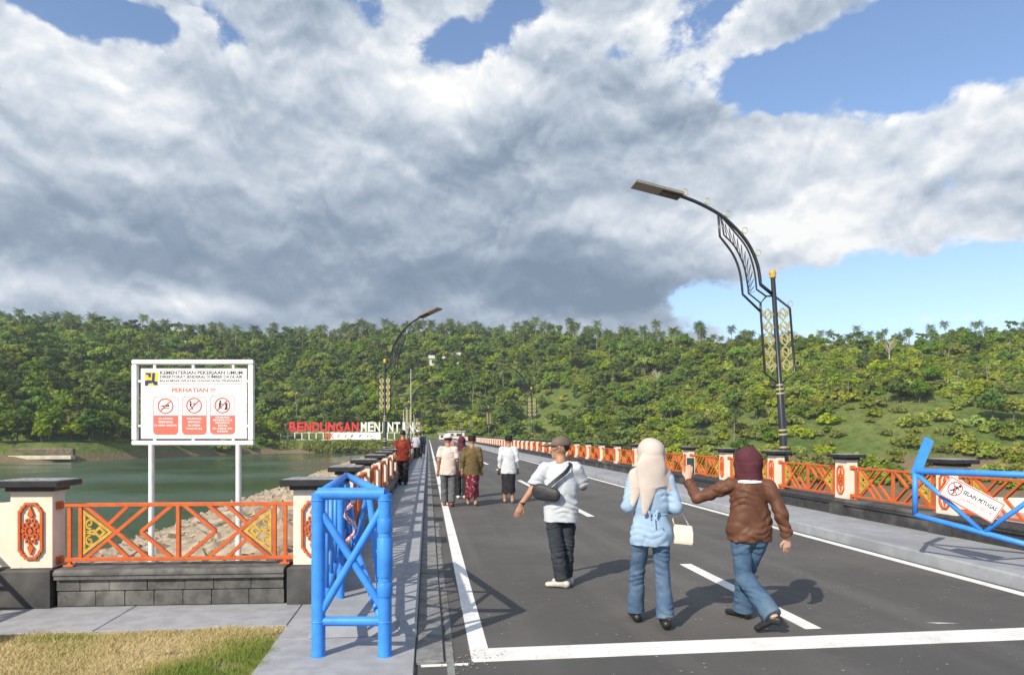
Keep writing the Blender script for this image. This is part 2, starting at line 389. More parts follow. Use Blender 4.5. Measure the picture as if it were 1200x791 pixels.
# distant mountain in the cloud, far beyond the ridge
def mtn(P):
    r = np.linalg.norm(P - np.array([-2330, 3600.]), axis=1); return -60 + 820 * np.exp(-(r / 700) ** 1.4) + vnoise(P, .006, 2) * 60
M_mtn = mat('mountain_haze_blue', (.10, .13, .17), (.08, .105, .145), .004, .95)  # forest tone turned blue-grey, distance haze painted into the colour
struct(link('mountain', grid_mesh('mountain', np.linspace(-4200, -900, 45), np.linspace(2200, 5200, 40), mtn, M_mtn)))

def water_mat():
    m = bpy.data.materials.new('reservoir_water'); m.use_nodes = True; t = NT(m.node_tree); b = t.n['Principled BSDF']
    v = t.node('ShaderNodeTexCoord').outputs['Object']
    b.inputs['Base Color'].default_value = (.052, .094, .056, 1); b.inputs['Roughness'].default_value = .12; b.inputs['IOR'].default_value = 1.33
    mp = t.node('ShaderNodeMapping'); t.l.new(v, mp.inputs[0]); mp.inputs['Scale'].default_value = (1, .55, 1); mp.inputs['Rotation'].default_value = (0, 0, .5)
    w1 = t.noise(mp.outputs[0], .9, 6, .62); w2 = t.noise(v, .035, 3, .5)
    t.put(b.inputs['Roughness'], t.m('MULTIPLY_ADD', t.sstep(w2, .38, .62), .20, .08))
    bn = t.node('ShaderNodeBump'); bn.inputs['Distance'].default_value = .12
    t.put(bn.inputs['Strength'], t.m('MULTIPLY_ADD', t.sstep(w2, .38, .62), .55, .40))
    t.l.new(w1, bn.inputs['Height']); t.l.new(bn.outputs[0], b.inputs['Normal']); return m
WZ = -4.7
struct(MB().quad(-700, -3, 7.5, 300, WZ).build('water', water_mat()))

# embankment with riprap on the reservoir side, grassed slope on the other
def emb(P):
    X, Y = P[:, 0], P[:, 1]
    z1 = -.05 - np.clip(-1.42 - X, 0, None) * .30; z2 = -.05 - np.clip(Y - 7.15, 0, None) * .30
    z = np.maximum(z1, z2); on = np.clip(-z * 2, 0, 1)
    return np.maximum(z, -7.5) + (vnoise(P, 1.1, 21) * .07 + vnoise(P, 3.1, 22) * .05) * on
struct(link('embankment', grid_mesh('embankment', np.concatenate([np.arange(-70, -22, 2), np.linspace(-22, -1.42, 40)]), np.concatenate([np.arange(7.15, 80, .7), np.arange(80, 238, 2.5)]), emb, M_sand)))
def rock_mesh(n, name, m):
    V, Q = [], []
    base = np.array([(x, y, z) for z in (-1, 1) for x, y in ((-1, -1), (1, -1), (1, 1), (-1, 1))], float)
    fs = np.array([(3, 2, 1, 0), (4, 5, 6, 7), (0, 1, 5, 4), (1, 2, 6, 5), (2, 3, 7, 6), (3, 0, 4, 7)])
    Y = 9 + 150 * npr.random(n) ** 2.2; dep = npr.random(n)
    X = -1.9 - dep * 16.0
    P = np.stack([X, Y], 1); Z = emb(P)
    for i in range(n):
        s = (.07 + .30 * npr.random() ** 3) * (1 + Y[i] * .006)
        b = base * npr.uniform(.55, 1.0, (8, 3)) * s * np.array([1.15, 1, .62]); e = Euler(npr.uniform(-.5, .5, 2).tolist() + [npr.uniform(0, 6.28)]).to_matrix()
        b = b @ np.array(e).T; V.append(b + np.array([X[i], Y[i], Z[i]])); Q.append(fs + 8 * i)
    return np_mesh(name, np.concatenate(V), np.concatenate(Q), m)
tag(link('riprap_stones', rock_mesh(12000, 'riprap_stones', M_rock)), 'tan riprap stones covering the dam slope above the green water', 'stones', kind='stuff')
def down(P):
    X = P[:, 0]; return np.maximum(-.2 - np.clip(X - 8.3, 0, None) * .36, -9.6) + vnoise(P, .5, 4) * .12 * np.clip(X - 9, 0, 1)
struct(link('grass_slope', grid_mesh('grass_slope', np.concatenate([np.linspace(8.0, 20, 12), np.arange(22, 60, 4)]), np.arange(-20, 238, 4), down, M_hill)))

# near ground, approach road, dam road
struct(MB().quad(-120, -.09, -80, 7.3, 0.0).build('ground', M_soil))
struct(MB().quad(-.09, 60, -80, 4.84, 0.0).build('approach_road', M_asph2))
struct(MB().box((3.02, (4.84 + YEND) / 2, -.2), (6.22, YEND - 4.84, .4)).build('road', M_asph))
struct(MB().box((3.3, YEND + 9, -.22), (24, 18, .4)).build('abutment_yard', M_asph2))
# markings
def marking(x0, x1, y0, y1, label, group=None):
    o = MB().box(((x0 + x1) / 2, (y0 + y1) / 2, .002), (x1 - x0, y1 - y0, .006)).build('road_marking', M_line)
    return tag(o, label, 'road marking', group, kind='structure')
marking(.31, .45, 5.15, YEND, 'white painted edge line beside the gutter and narrow walkway')
marking(5.93, 6.05, 5.15, YEND, 'white painted edge line beside the wide walkway kerb')
marking(.31, 6.05, 4.86, 5.15, 'broad white stop line painted across the whole road')
for k in range(27):
    y = 5.35 + 7.85 * k
    marking(3.12, 3.26, y, y + 2.85, 'short white centre line dash on the asphalt', 'centre line dashes')
marking(-.05, .28, 4.80, 4.835, 'thin white paint strip across the end of the gutter')
# scraped paint fleck lying between dash and stop line
tag(MB().add([(4.25, 5.40, .003), (4.34, 5.36, .003), (4.52, 5.345, .003), (4.36, 5.385, .003)], [(0, 1, 2, 3)]).build('paint_mark', M_line), 'small white paint fleck on asphalt beside the stop line', 'paint mark', kind='structure')
# scattered grit on the road
V, Q = [], []
for i in range(420):
    x, y = npr.uniform(.3, 6), 4.0 + 9 * npr.random() ** 1.5; s = npr.uniform(.004, .013); a = npr.uniform(0, 6.28)
    q = np.array([(math.cos(a + k * 1.57) * s * (1 + .5 * (k % 2)), math.sin(a + k * 1.57) * s, .004 + .003 * (k % 2)) for k in range(4)]); V.append(q + [x, y, 0]); Q.append([4 * i, 4 * i + 1, 4 * i + 2, 4 * i + 3])
for i in range(420, 490):
    x, y = npr.normal(.26, .14), npr.normal(4.9, .13); s = npr.uniform(.004, .012); a = npr.uniform(0, 6.28)
    q = np.array([(math.cos(a + k * 1.57) * s, math.sin(a + k * 1.57) * s, .005 + .005 * (k % 2)) for k in range(4)]); V.append(q + [x, y, 0]); Q.append([4 * i, 4 * i + 1, 4 * i + 2, 4 * i + 3])
tag(link('road_grit', np_mesh('road_grit', np.concatenate(V), np.array(Q), mat('grit', (.33, .31, .28), None, 30, .9))), 'pale grit and pebbles scattered over the asphalt', 'grit', kind='stuff')

# kerbs, gutter, walkways
LW, RW = .12, .15
def slope_prism(name, poly, y0, y1, m):
    return struct(MB().prism(poly, y0, y1).build(name, m))
slope_prism('kerb', [(6.13, -.3), (6.30, -.3), (6.30, RW), (6.165, RW), (6.145, RW - .02)], -6, YEND, M_walk)
struct(MB().box((6.97, YEND / 2 - 3, -.077), (1.336, YEND + 6, .45)).build('sidewalk', M_walk))
ks = MB()
prof = lambda z: [(-.235, -.3), (-.095, -.3), (-.092, z - .02), (-.11, z), (-.235, z)]
ks.prism(prof(LW), 5.72, YEND)
o = struct(ks.build('kerb', M_walk))
e = MB(); a, b = prof(LW), prof(.034)
rings = [(5.72, a), (5.62, prof(LW - .012)), (5.54, prof(LW - .04)), (5.47, b)]
vs = [(x, y, z) for y, pr in rings for x, z in pr]; n = 5
fs = [(i * n + k, i * n + (k + 1) % n, (i + 1) * n + (k + 1) % n, (i + 1) * n + k) for i in range(3) for k in range(n)] + [tuple(range(n)), tuple(range(3 * n, 4 * n))[::-1]]
e.add(vs, fs); struct(e.build('kerb_end', M_walk))
struct(MB().add([(-.237, 5.72, LW - .004), (-.93, 5.72, LW - .004), (-.93, YEND, LW - .004), (-.237, YEND, LW - .004), (-.237, 5.47, .033), (-.93, 5.47, .033), (-.93, 5.72, .02), (-.93, YEND, .02)], [(0, 3, 2, 1), (0, 1, 5, 4), (1, 2, 7, 6), (1, 6, 5)]).build('sidewalk', M_walk))
# concrete pad around the gate and along the wing wall, laid as slabs with joints
def slabs(name, rects, z, m, gap=.008):
    root = struct(MB().box((-1.0, 3, -.03), (.1, .1, .02)).build(name, m))
    for x0, x1, y0, y1 in rects:
        MB().box(((x0 + x1) / 2, (y0 + y1) / 2, z - .03), (x1 - x0 - gap, y1 - y0 - gap, .06), bev=.004).build('slab', m, root)
    return root
rects = [(-1.17, -.094, y, min(y + 1.9, 5.47)) for y in (-4.03, -2.13, -.23, 1.67, 3.57)]
rects += [(x, x + 1.52, 5.885, 6.80) for x in (-7.25, -5.73, -4.21, -2.69)] + [(-1.17, -.24, 5.474, 6.60)]
slabs('pavement', rects, .032, M_conc)
gut = struct(MB().box((.0, (4.84 + YEND) / 2, -.17), (.18, YEND - 4.84, .36)).build('gutter', M_gut))
for k in range(40):
    y = 4.87 + k * .62
    MB().box((.012, y + .3, .003), (.20, .60, .03), bev=.006).build('drain_cover', M_gut, gut)
for k in range(9): MB().box((.16 + rnd.uniform(-.01, .01), 4.93 + k * .9, .002), (.05 + rnd.uniform(0, .02), .82, .008)).build('mortar_strip', M_gut, gut)

# ---------------------------------------------------------------- grass lawn
def lawn():
    struct(MB().quad(-9, -1.175, -3, 5.88, .012).build('lawn', M_soil))
    n = 150000
    x = npr.uniform(-4.2, -1.1, n); y = 3.6 + 2.34 * npr.random(n)
    edge = -1.17 + .05 * np.sin(y * 5.3) + .035 * np.sin(y * 23 + 1); edy = 5.885 - .03 * (x + 2.2) + .02 * np.sin(x * 8) + .03 * np.sin(x * 3.1)
    keep = (x < edge + npr.normal(0, .02, n)) & (y < edy + npr.normal(0, .02, n)); x, y = x[keep], y[keep]; n = len(x)
    P = np.stack([x, y], 1)
    green = np.clip(vnoise(P, 3.2, 31) * .42 + .20 + .75 * np.exp(-((x + 1.62) / .42) ** 2 - ((y - 4.75) / .30) ** 2) + .4 * np.exp(-((x + 2.9) / .3) ** 2 - ((y - 5.75) / .09) ** 2) + npr.normal(0, .16, n), 0, 1)
    tuft = np.clip(vnoise(P, 9, 77) * 1.1 - .15, 0, 1.2); bare = (vnoise(P, 6, 78) < -.75) & (npr.random(n) < .75); P = P[~bare]; x, y, green, tuft = x[~bare], y[~bare], green[~bare], tuft[~bare]; n = len(x)
    h = npr.uniform(.010, .032, n) * (1 + .5 * green + .9 * tuft); a = npr.uniform(0, 6.28, n); ln = npr.uniform(.0, .05, n) * (1.2 - green * .6); b = npr.uniform(0, 6.28, n); w = npr.uniform(.0013, .003, n)
    V = np.empty((n, 3, 3), np.float32)
    V[:, 0] = np.stack([x - np.cos(a) * w, y - np.sin(a) * w, np.full(n, .012)], 1); V[:, 1] = np.stack([x + np.cos(a) * w, y + np.sin(a) * w, np.full(n, .012)], 1)
    V[:, 2] = np.stack([x + np.cos(b) * ln, y + np.sin(b) * ln, .012 + h], 1)
    m = bpy.data.materials.new('lawn_grass'); m.use_nodes = True; t = NT(m.node_tree); bs = t.n['Principled BSDF']
    at_ = t.node('ShaderNodeAttribute', attribute_name='green'); 
    t.l.new(t.ramp(at_.outputs['Fac'], [(0, (.66, .53, .29)), (.35, (.52, .43, .19)), (.6, (.30, .32, .08)), (1, (.16, .24, .04))]), bs.inputs['Base Color'])
    bs.inputs['Roughness'].default_value = .8; bs.inputs['Specular IOR Level'].default_value = .2
    me = np_mesh('grass', V.reshape(-1, 3), np.arange(3 * n).reshape(n, 3), m)
    at2 = me.attributes.new('green', 'FLOAT', 'POINT'); at2.data.foreach_set('value', np.repeat(green, 3).astype(np.float32))
    tag(link('grass', me), 'dry straw-coloured lawn with green patches beside the pavement', 'grass', kind='stuff')
lawn()

# ---------------------------------------------------------------- parapets
PS = 2.56                                        # pillar spacing
def offset_poly(p, f): return [(x * f[0], z * f[1]) for x, z in p]
MED = []
for sx, sz in ((1, 1), (1, -1), (-1, -1), (-1, 1)):
    q = [(.028, .262), (.05, .262), (.06, .238), (.082, .225), (.09, .20), (.108, .185), (.108, .06)]
    q = [(sx * a_, sz * b_) for a_, b_ in q]
    MED += q if sx * sz > 0 else q[::-1]
def pillar_meshes():
    d = {}
    d['shaft'] = MB().box((0, 0, .36), (.37, .20, .72), bev=.006).mesh('shaft', M_cream)
    c = MB().box((0, 0, .735), (.43, .26, .04), bev=.006); c.box((0, 0, .785), (.57, .42, .062), bev=.008); d['cap'] = c.mesh('cap', M_cap)
    ct = MB().add([(-.276, -.201, .817), (.276, -.201, .817), (.276, .201, .817), (-.276, .201, .817), (-.2, -.13, .826), (.2, -.13, .826), (.2, .13, .826), (-.2, .13, .826)],
                  [(0, 1, 5, 4), (1, 2, 6, 5), (2, 3, 7, 6), (3, 0, 4, 7), (4, 5, 6, 7)]); d['cap_top'] = ct.mesh('cap_top', M_captop)
    d['plinth'] = MB().box((0, 0, -.22), (.44, .40, .436), bev=.012).mesh('plinth', M_black)
    fr = MB(); sh = [(x, z + .35) for x, z in MED]; fr.ringplate(sh, [(x * .80, (z - .35) * .915 + .35) for x, z in sh], -.125, -.100); d['medallion'] = fr.mesh('medallion', M_orange)
    o = MB()
    def ring(cx, cz, r, w=.012, y0=-.12, n=12):
        p = lambda q: [(cx + q * math.cos(6.283 * k / n), cz + q * math.sin(6.283 * k / n)) for k in range(n)]
        o.ringplate(p(r), p(r - w), y0, -.100)
    for cz in (.50, .20): o.prism([(0, cz + (.075 if cz > .3 else .035)), (.028, cz), (0, cz - (.035 if cz > .3 else .075)), (-.028, cz)], -.122, -.100)
    ring(0, .35, .05); 
    for sx in (-1, 1):
        ring(sx * .045, .40, .028); ring(sx * .045, .30, .028); ring(sx * .025, .445, .022); ring(sx * .025, .255, .022); o.prism([(sx * .07, .38), (sx * .085, .35), (sx * .07, .32), (sx * .052, .35)], -.118, -.100)
    o.prism([(0, .385), (.022, .35), (0, .315), (-.022, .35)], -.123, -.100); d['ornament'] = o.mesh('ornament', M_orange)
    return d
PM = pillar_meshes()
def pillar(x, y, z, rz, detail, label, group, turn_med=0):
    r = empty('parapet_pillar', (x, y, z), rz, label, 'pillar', group)
    names = ['shaft', 'cap', 'cap_top', 'plinth'] if detail else ['shaft', 'cap', 'cap_top']
    for n in names: link(n, PM[n], r)
    if detail:
        md = link('medallion', PM['medallion'], r); link('ornament', PM['ornament'], md)
    return r
RZ0, RZ1 = .062, .576                           # bottom and top rail heights over the ledge
def panel_bars():
    zb, zt = RZ0, RZ1; zc = (zb + zt) / 2; bars = []
    for s in (-1, 1):
        bars += [((s * .995, zb - .05), (s * .995, zt)), ((s * .895, zb), (s * .895, zt)),
                 ((s * .86, zt), (s * .27, zb)), ((s * .86, zb), (s * .27, zt)),
                 ((s * .635, zc + .075), (s * .45, zt)), ((s * .635, zc - .075), (s * .45, zb)),
                 ((s * .345, zc), (s * .05, zt)), ((s * .345, zc), (s * .05, zb))]
    bars.append(((0, zb), (0, zt))); return bars
def plate(s):
    zc = (RZ0 + RZ1) / 2; P = MB(); y0, y1 = -.012, .012
    tri = [(s * .868, RZ1 - .045), (s * .868, RZ0 + .045), (s * .60, zc)]; ins = [(s * .848, RZ1 - .095), (s * .848, RZ0 + .095), (s * .643, zc)]
    P.ringplate(tri, ins, y0, y1)
    def arc(cx, cz, r, a0, a1, w=.018, n=9):
        pts = [(cx + r * math.cos(R(a0 + (a1 - a0) * k / n)) * s, cz + r * math.sin(R(a0 + (a1 - a0) * k / n))) for k in range(n + 1)]
        for p, q in zip(pts[:-1], pts[1:]): P.bar((p[0], 0, p[1]), (q[0], 0, q[1]), w, .02)
    c = s * .72
    P.ringplate([(c + s * .06, zc), (c, zc + .06), (c - s * .06, zc), (c, zc - .06)], [(c + s * .028, zc), (c, zc + .028), (c - s * .028, zc), (c, zc - .028)], y0 - .001, y1 + .001)
    for q in (1, -1):
        arc(s * .80, zc + q * .075, .045, -90 * q, 130 * q); arc(s * .815, zc + q * .088, .022, 130 * q, 300 * q)
        P.bar((s * .85, 0, zc), (s * .765, 0, zc + q * .02), .018, .021)
    return P.mesh('ornament_plate', M_gold)
BAR_MESHES = [MB().bar((a[0], 0, a[1]), (b[0], 0, b[1]), .032, .03 + .0011 * i).mesh('lattice_bar', M_orange) for i, (a, b) in enumerate(panel_bars())]
RAILM = [MB().box((0, 0, z), (2.16, .045, .036), bev=.003).mesh('rail', M_orange) for z in (RZ1, RZ0)]
FLANGE = [MB().box((sx * 1.086, 0, z), (.014, .10, .075), bev=.003).mesh('wall_flange', M_orange) for sx in (-1, 1) for z in (RZ0, RZ1)]
FOOT = [MB().box((sx * .995, 0, .008), (.09, .07, .018), bev=.003).mesh('foot', M_orange) for sx in (-1, 1)]
PLATES = [plate(-1), plate(1)]
pj = MB()
for i, (a, b) in enumerate(panel_bars()): pj.bar((a[0], 0, a[1]), (b[0], 0, b[1]), .032, .03)
for z in (RZ1, RZ0): pj.box((0, 0, z), (2.16, .045, .036))
FARP = pj.mesh('railing_panel', M_orange)
def panel(x, y, z, rz, detail, label, group):
    if not detail:
        o = link('railing_panel', FARP, None, (x, y, z)); o.rotation_euler.z = rz; return tag(o, label, 'railing', group)
    r = empty('railing_panel', (x, y, z), rz, label, 'railing', group)
    for me in RAILM + BAR_MESHES + FLANGE + FOOT + PLATES: link(me.name.split('.')[0], me, r)
    return r
ledge = lambda w, z0=.36: [(-w / 2 - .035, z0 - .03), (-w / 2 - .035, z0), (-w / 2 - .05, z0 + .012), (-w / 2 - .05, z0 + .035), (-w / 2 - .02, z0 + .06), (w / 2 + .02, z0 + .06), (w / 2 + .05, z0 + .035), (w / 2 + .05, z0), (w / 2 + .035, z0 - .03)]
def wall_run(name, x, y0, y1, zbase, ledge_z, label):
    """parapet wall along Y, centre line x"""
    r = empty(name, (x, y0, 0), 0, label, 'wall'); L = y1 - y0; k = 0; y = 0
    while y < L:
        ln = min(7.68 if y < 60 else 38.4, L - y)
        MB().box((0, y + ln / 2, (ledge_z - .06 - .3) / 2), (.34, ln - .006, ledge_z - .06 + .3), bev=.004).build('wall_section', M_black, r)
        p = MB().prism(ledge(.34, ledge_z - .06), y + .004, y + ln - .004); p.build('coping', M_black, r); y += ln
    return r
LZ, RZL = .38, .44
RX, LX = 7.66, -1.08
wall_run('parapet_wall', RX, 1.2, YEND, RW, RZL, 'long black parapet wall along the wide walkway towards the green hill')
wall_run('parapet_wall', LX, 6.72, YEND, LW, LZ, 'long black parapet wall along the narrow walkway above the reservoir')
for k in range(-3, 83):
    y = 9.2 + PS * k
    if y > YEND: break
    near = y < 48
    pillar(RX, y, RZL, R(-90), near, 'cream parapet pillar with black cap on the hill side of the road', 'pillars of the hill side parapet')
    panel(RX, y + PS / 2, RZL, R(-90), y < 36, 'orange lattice railing panel on the hill side of the road', 'railing panels of the hill side parapet')
for k in range(1, 84):
    y = 6.77 + PS * k
    if y > YEND: break
    pillar(LX, y, LZ, R(90), y < 30, 'cream parapet pillar with black cap on the reservoir side of the road', 'pillars of the reservoir side parapet')
for k in range(0, 83):
    y = 6.77 + PS * (k + .5)
    if y > YEND: break
    panel(LX, y, LZ, R(90), y < 24, 'orange lattice railing panel on the reservoir side of the road', 'railing panels of the reservoir side parapet')
# wing wall across the lawn, block by block
WA = R(-3.1)
wing = empty('wing_wall', (LX, 6.77, 0), WA, 'dark stone block wall with black coping behind the lawn', 'wall')
MB().box((-1.28, .02, .13), (2.06, .26, .40)).build('core', M_black, wing)
for row in range(2):
    x = -2.30 - (.14 if row else 0)
    while x < -.27:
        w = rnd.choice([.26, .30, .34]); x1 = min(x + w, -.256); x0 = max(x, -2.31)
        if x1 - x0 > .05:
            MB().box(((x0 + x1) / 2, -.125, .036 + .142 * row + .068), (x1 - x0 - .007, .06 + rnd.uniform(-.008, .008), .136), bev=.006).build('stone_block', M_block, wing)
        x += w
pm = MB(); pr = ledge(.32, .32)
vs = [(x, q, z) for x in (-2.31, -.25) for q, z in pr]; n = len(pr)
pm.add(vs, [(k, (k + 1) % n, n + (k + 1) % n, n + k) for k in range(n)] + [tuple(range(n))[::-1], tuple(range(n, 2 * n))]); pm.build('coping', M_coping, wing)
pillar(LX, 6.77, LZ, WA, True, 'cream corner pillar behind the blue folding barrier at the walkway start', None)
wc, ws = math.cos(WA), math.sin(WA)
wp = lambda s, t=0: (LX + s * wc - t * ws, 6.77 + s * ws + t * wc)
pillar(*wp(-PS), LZ, WA, True, 'cream pillar with orange medallion at the lawn end of the wing wall', None)
panel(*wp(-PS / 2), LZ, WA, True, 'orange lattice railing panel on the dark stone wing wall behind the lawn', None)
# solid cream wall beyond that pillar, and the return that closes the lawn
sw = empty('boundary_wall', (*wp(-PS - .40), 0), WA, 'low cream boundary wall on black plinth beside the lawn pillar', 'wall')
MB().box((0, .05, .68), (.42, .14, .60), bev=.005).build('infill', M_cream, sw); MB().box((0, .03, .17), (.40, .26, .42), bev=.01).build('plinth', M_black, sw)
pillar(*wp(-PS - .80), LZ, WA, True, 'cream pillar at the outer corner of the lawn boundary', None)
rw = empty('return_wall', (*wp(-PS - .80), 0), WA, 'black return wall closing the lawn side', 'wall')
MB().box((0, -2.75, .16), (.3, 5.0, .44), bev=.01).build('wall_section', M_black, rw)
for k in (1, 2):
    p = wp(-PS - .80, -PS * k); pillar(*p, LZ, WA + R(90), True, 'cream pillar of the return wall beside the lawn', 'return wall pillars')
    p = wp(-PS - .80, -PS * (k - .5)); panel(*p, LZ, WA + R(90), True, 'orange lattice railing panel of the return wall beside the lawn', 'return wall railing panels')

# ---------------------------------------------------------------- blue folding barriers
def truss(parent, a, b, zt, za, zb, n, rt=.036, rd=.026, bars=0, name='truss'):
    """top rail a-b at zt, bottom rail from za (at a) to zb (at b), W bracing"""
    a = Vector((*a, 0)); b = Vector((*b, 0)); L = (b - a).length
    P = lambda s, z: tuple(a.lerp(b, s) + Vector((0, 0, z)))
    zl = lambda s: za + (zb - za) * s
    MB().tube([P(0, zt), P(1, zt)], rt, 12).build('top_rail', M_blue, parent, smooth=True)
    MB().tube([P(0, za), P(1, zb)], rt * .85, 12).build('bottom_rail', M_blue, parent, smooth=True)
    for k in range(n):
        s0, s1 = 1 - k / n, 1 - (k + 1) / n; up = k % 2 == 0
        MB().tube([P(s0, zt - .02 if up else zl(s0)), P(s1, zl(s1) if up else zt - .02)], rd, 10).build('brace', M_blue, parent, smooth=True)
    for k in range(bars):
        s = (k + .6) / (bars + .2); MB().tube([P(s, zl(s)), P(s, zt)], .017, 8).build('upright_bar', M_blue, parent, smooth=True)
def barrier(name, label, A, B, tip, zg, zt, zlow, ztip, wtr):
    r = empty(name, (0, 0, 0), 0, label, 'barrier')
    A3 = lambda z: (*A, z); B3 = lambda z: (*B, z)
    for p in (A, B):
        po = MB().tube([(*p, zg), (*p, zt + .0)], .049, 16).build('post', M_blue, r, smooth=True); smooth_by_angle(po)
        bp = MB().lathe([(.056, 0), (.056, .004)], 16, (*p, zg)); bp.build('foot_ring', M_blue, po)
    smooth_by_angle(MB().tube([A3(zt), B3(zt)], .044, 14).build('top_rail', M_blue, r))
    smooth_by_angle(MB().tube([A3(zlow), B3(zlow)], .034, 12).build('low_rail', M_blue, r))
    m = [(A[0] + B[0]) / 2, (A[1] + B[1]) / 2]
    smooth_by_angle(MB().tube([A3(zt - .10), B3(zlow + .07)], .028, 12).build('brace', M_blue, r))
    for (p, q) in ((A3(zlow + .03), (m[0], m[1] - .012, (zt + zlow) / 2 - .02)), ((m[0], m[1] - .012, (zt + zlow) / 2 - .02), B3(zt - .07))):
        smooth_by_angle(MB().tube([p, q], .028, 12).build('brace', M_blue, r))
    for z0, z1 in ((.92, 1.02), (.46, .56), (.60, .88)):
        h = MB().lathe([(.054, z0), (.056, z0 + .004), (.056, z1 - .004), (.054, z1)], 16, (*B, 0)); smooth_by_angle(h.build('hinge_sleeve', M_blue, r))
    for q_ in (A3(zt - .045), B3(zt - .045), A3(zlow), B3(zlow)): MB().lathe([(.0505, q_[2] - .006), (.0545, q_[2]), (.0505, q_[2] + .006)], 14, (q_[0], q_[1], 0)).build('weld_bead', M_blue, r)
    truss(r, B, tip, zt - .01, zlow - .06, ztip, 3, bars=0)
    MB().tube([(*tip, ztip), (*tip, zt)], .03, 10).build('end_bar', M_blue, r, smooth=True)
    return r
gl = barrier('folding_barrier', 'blue tubular folding barrier with crossed braces standing beside the lawn', (-.783, 5.04), (-.309, 4.98), (-.86, 7.40), .032, 1.195, .28, .68, (0, 0))
truss(gl, (-.783, 5.04), (-.85, 7.36), 1.185, .30, .66, 2, bars=7)
smooth_by_angle(MB().tube([(-.80, 6.43, .10), (-.80, 6.43, 1.17)], .036, 12).build('rear_leg', M_blue, gl))
rag = MB(); pts = [(-.70 + .05 * math.sin(k * 1.3), 6.2 + .03 * k, 1.12 - .06 * k) for k in range(9)]
rag.tube(pts, [.012 + .006 * (k % 3) for k in range(9)], 6); rag.build('tape_scrap', mat('red_white_tape', (.75, .72, .70), (.65, .10, .08), 60, .6, fac=(.48, .52)), gl)
RT = (5.66, 7.36); RD = Vector((.646, -.763)); RH = (RT[0] + RD.x * 2.0, RT[1] + RD.y * 2.0)
gr = barrier('folding_barrier', 'blue tubular barrier leaf carrying a white warning sign over the wide walkway', (7.33, 5.45), RH, RT, .15, 1.20, .30, .68, (0, 0))
pl = MB().box((0, 0, .22), (.105, .03, .50), bev=.004).build('stop_plate', M_blue, gr, (5.69, 7.39, 1.16)); pl.rotation_euler = (R(-14), R(27), R(-12))
def disc(cx, cz, r, n=28): return [(cx + r * math.cos(2 * math.pi * k / n), cz + r * math.sin(2 * math.pi * k / n)) for k in range(n)]
def blobpoly(pts, y, m, parent, name):
    return MB().prism(pts, y - .001, y).build(name, m, parent)
def limb(mb, a, b, w, y): mb.bar((a[0], y, a[1]), (b[0], y, b[1]), w, .002)
ws = empty('warning_sign', (RT[0] + RD.x * .56 - .055, RT[1] + RD.y * .56 - .05, .905), math.atan2(RD.y, RD.x), 'tilted white warning sign with red border hanging on the blue barrier leaf', 'sign')
wsb = bpy.data.objects.new('board', MB().box((0, 0, 0), (.76, .012, .28), bev=.002).mesh('board', M_board)); col.objects.link(wsb); wsb.parent = ws; wsb.rotation_euler = (0, R(30), 0); wsb.scale = (.76, 1, .88)
MB().ringplate([(-.376, -.136), (.376, -.136), (.376, .136), (-.376, .136)], [(-.362, -.122), (.362, -.122), (.362, .122), (-.362, .122)], -.009, -.006).build('border', M_redp, wsb)
MB().ringplate(disc(-.24, .02, .095), disc(-.24, .02, .08), -.009, -.006).build('prohibition_ring', M_red, wsb)
fg = MB(); fg.prism(disc(-.205, .075, .018, 10), -.0085, -.006)
for a, b, w in (((-.215, .055), (-.25, .005), .03), ((-.25, .005), (-.285, -.03), .018), ((-.25, .005), (-.225, -.03), .018), ((-.225, -.03), (-.24, -.06), .015), ((-.215, .05), (-.185, .025), .013), ((-.222, .05), (-.265, .05), .013)): limb(fg, a, b, w, -.0075)
fg.build('walking_figure', M_ink, wsb); MB().bar((-.297, -.0095, .077), (-.183, -.0095, -.037), .014, .002).build('slash', M_red, wsb)
text('SELAIN PETUGAS', .07, M_ink, wsb, (.10, -.0075, .035), width=.46, bold=.0015); text('DILARANG MASUK', .06, M_redp, wsb, (.10, -.0075, -.045), width=.44)

# ---------------------------------------------------------------- ministry notice board behind the wing wall
SD = 9.0; K = SD / F
p0 = at(227, SD, 0)
ZS = float(emb(np.array([[p0.x, p0.y]]))[0]) - .25
nb = empty('notice_board', (p0.x, p0.y, 0), -YAW, 'white framed notice board with three red prohibition panels behind the wing wall', 'sign')
U = lambda u: (u - 227) * K; W = lambda v: (HV - v) * K + CAMH
Z2 = lambda zx, zy: (U(140 + zx / 5.65), W(400 + zy / 5.65))
for u in (177.5, 279.5): smooth_by_angle(MB().tube([(U(u), 0, ZS), (U(u), 0, W(520))], .036, 16).build('post', M_white, nb))
fx0, fx1, fz0, fz1 = U(158.5), U(294.5), W(519), W(424.5)
fm = empty('frame', (0, 0, 0)); fm.parent = nb
for (c, s) in ((((fx0 + fx1) / 2, fz0), (fx1 - fx0 + .064, .064)), (((fx0 + fx1) / 2, fz1), (fx1 - fx0 + .064, .064)), ((fx0, (fz0 + fz1) / 2), (.064, fz1 - fz0 - .066)), ((fx1, (fz0 + fz1) / 2), (.064, fz1 - fz0 - .066))):
    MB().box((c[0], 0, c[1]), (s[0], .064, s[1]), bev=.012).build('frame_tube', M_white, fm)
bx0, bz1 = Z2(145, 180); bx1, bz0 = Z2(843, 645)
bd = MB().box(((bx0 + bx1) / 2, 0, (bz0 + bz1) / 2), (bx1 - bx0, .025, bz1 - bz0), bev=.003).build('board', M_board, nb)
for zx in (235, 490, 755):
    for zy0, zy1 in ((140, 185), (640, 680)): a = Z2(zx, zy0); b = Z2(zx, zy1); MB().box((a[0], 0, (a[1] + b[1]) / 2), (.032, .03, abs(a[1] - b[1]) + .02), bev=.003).build('clip', M_white, nb)
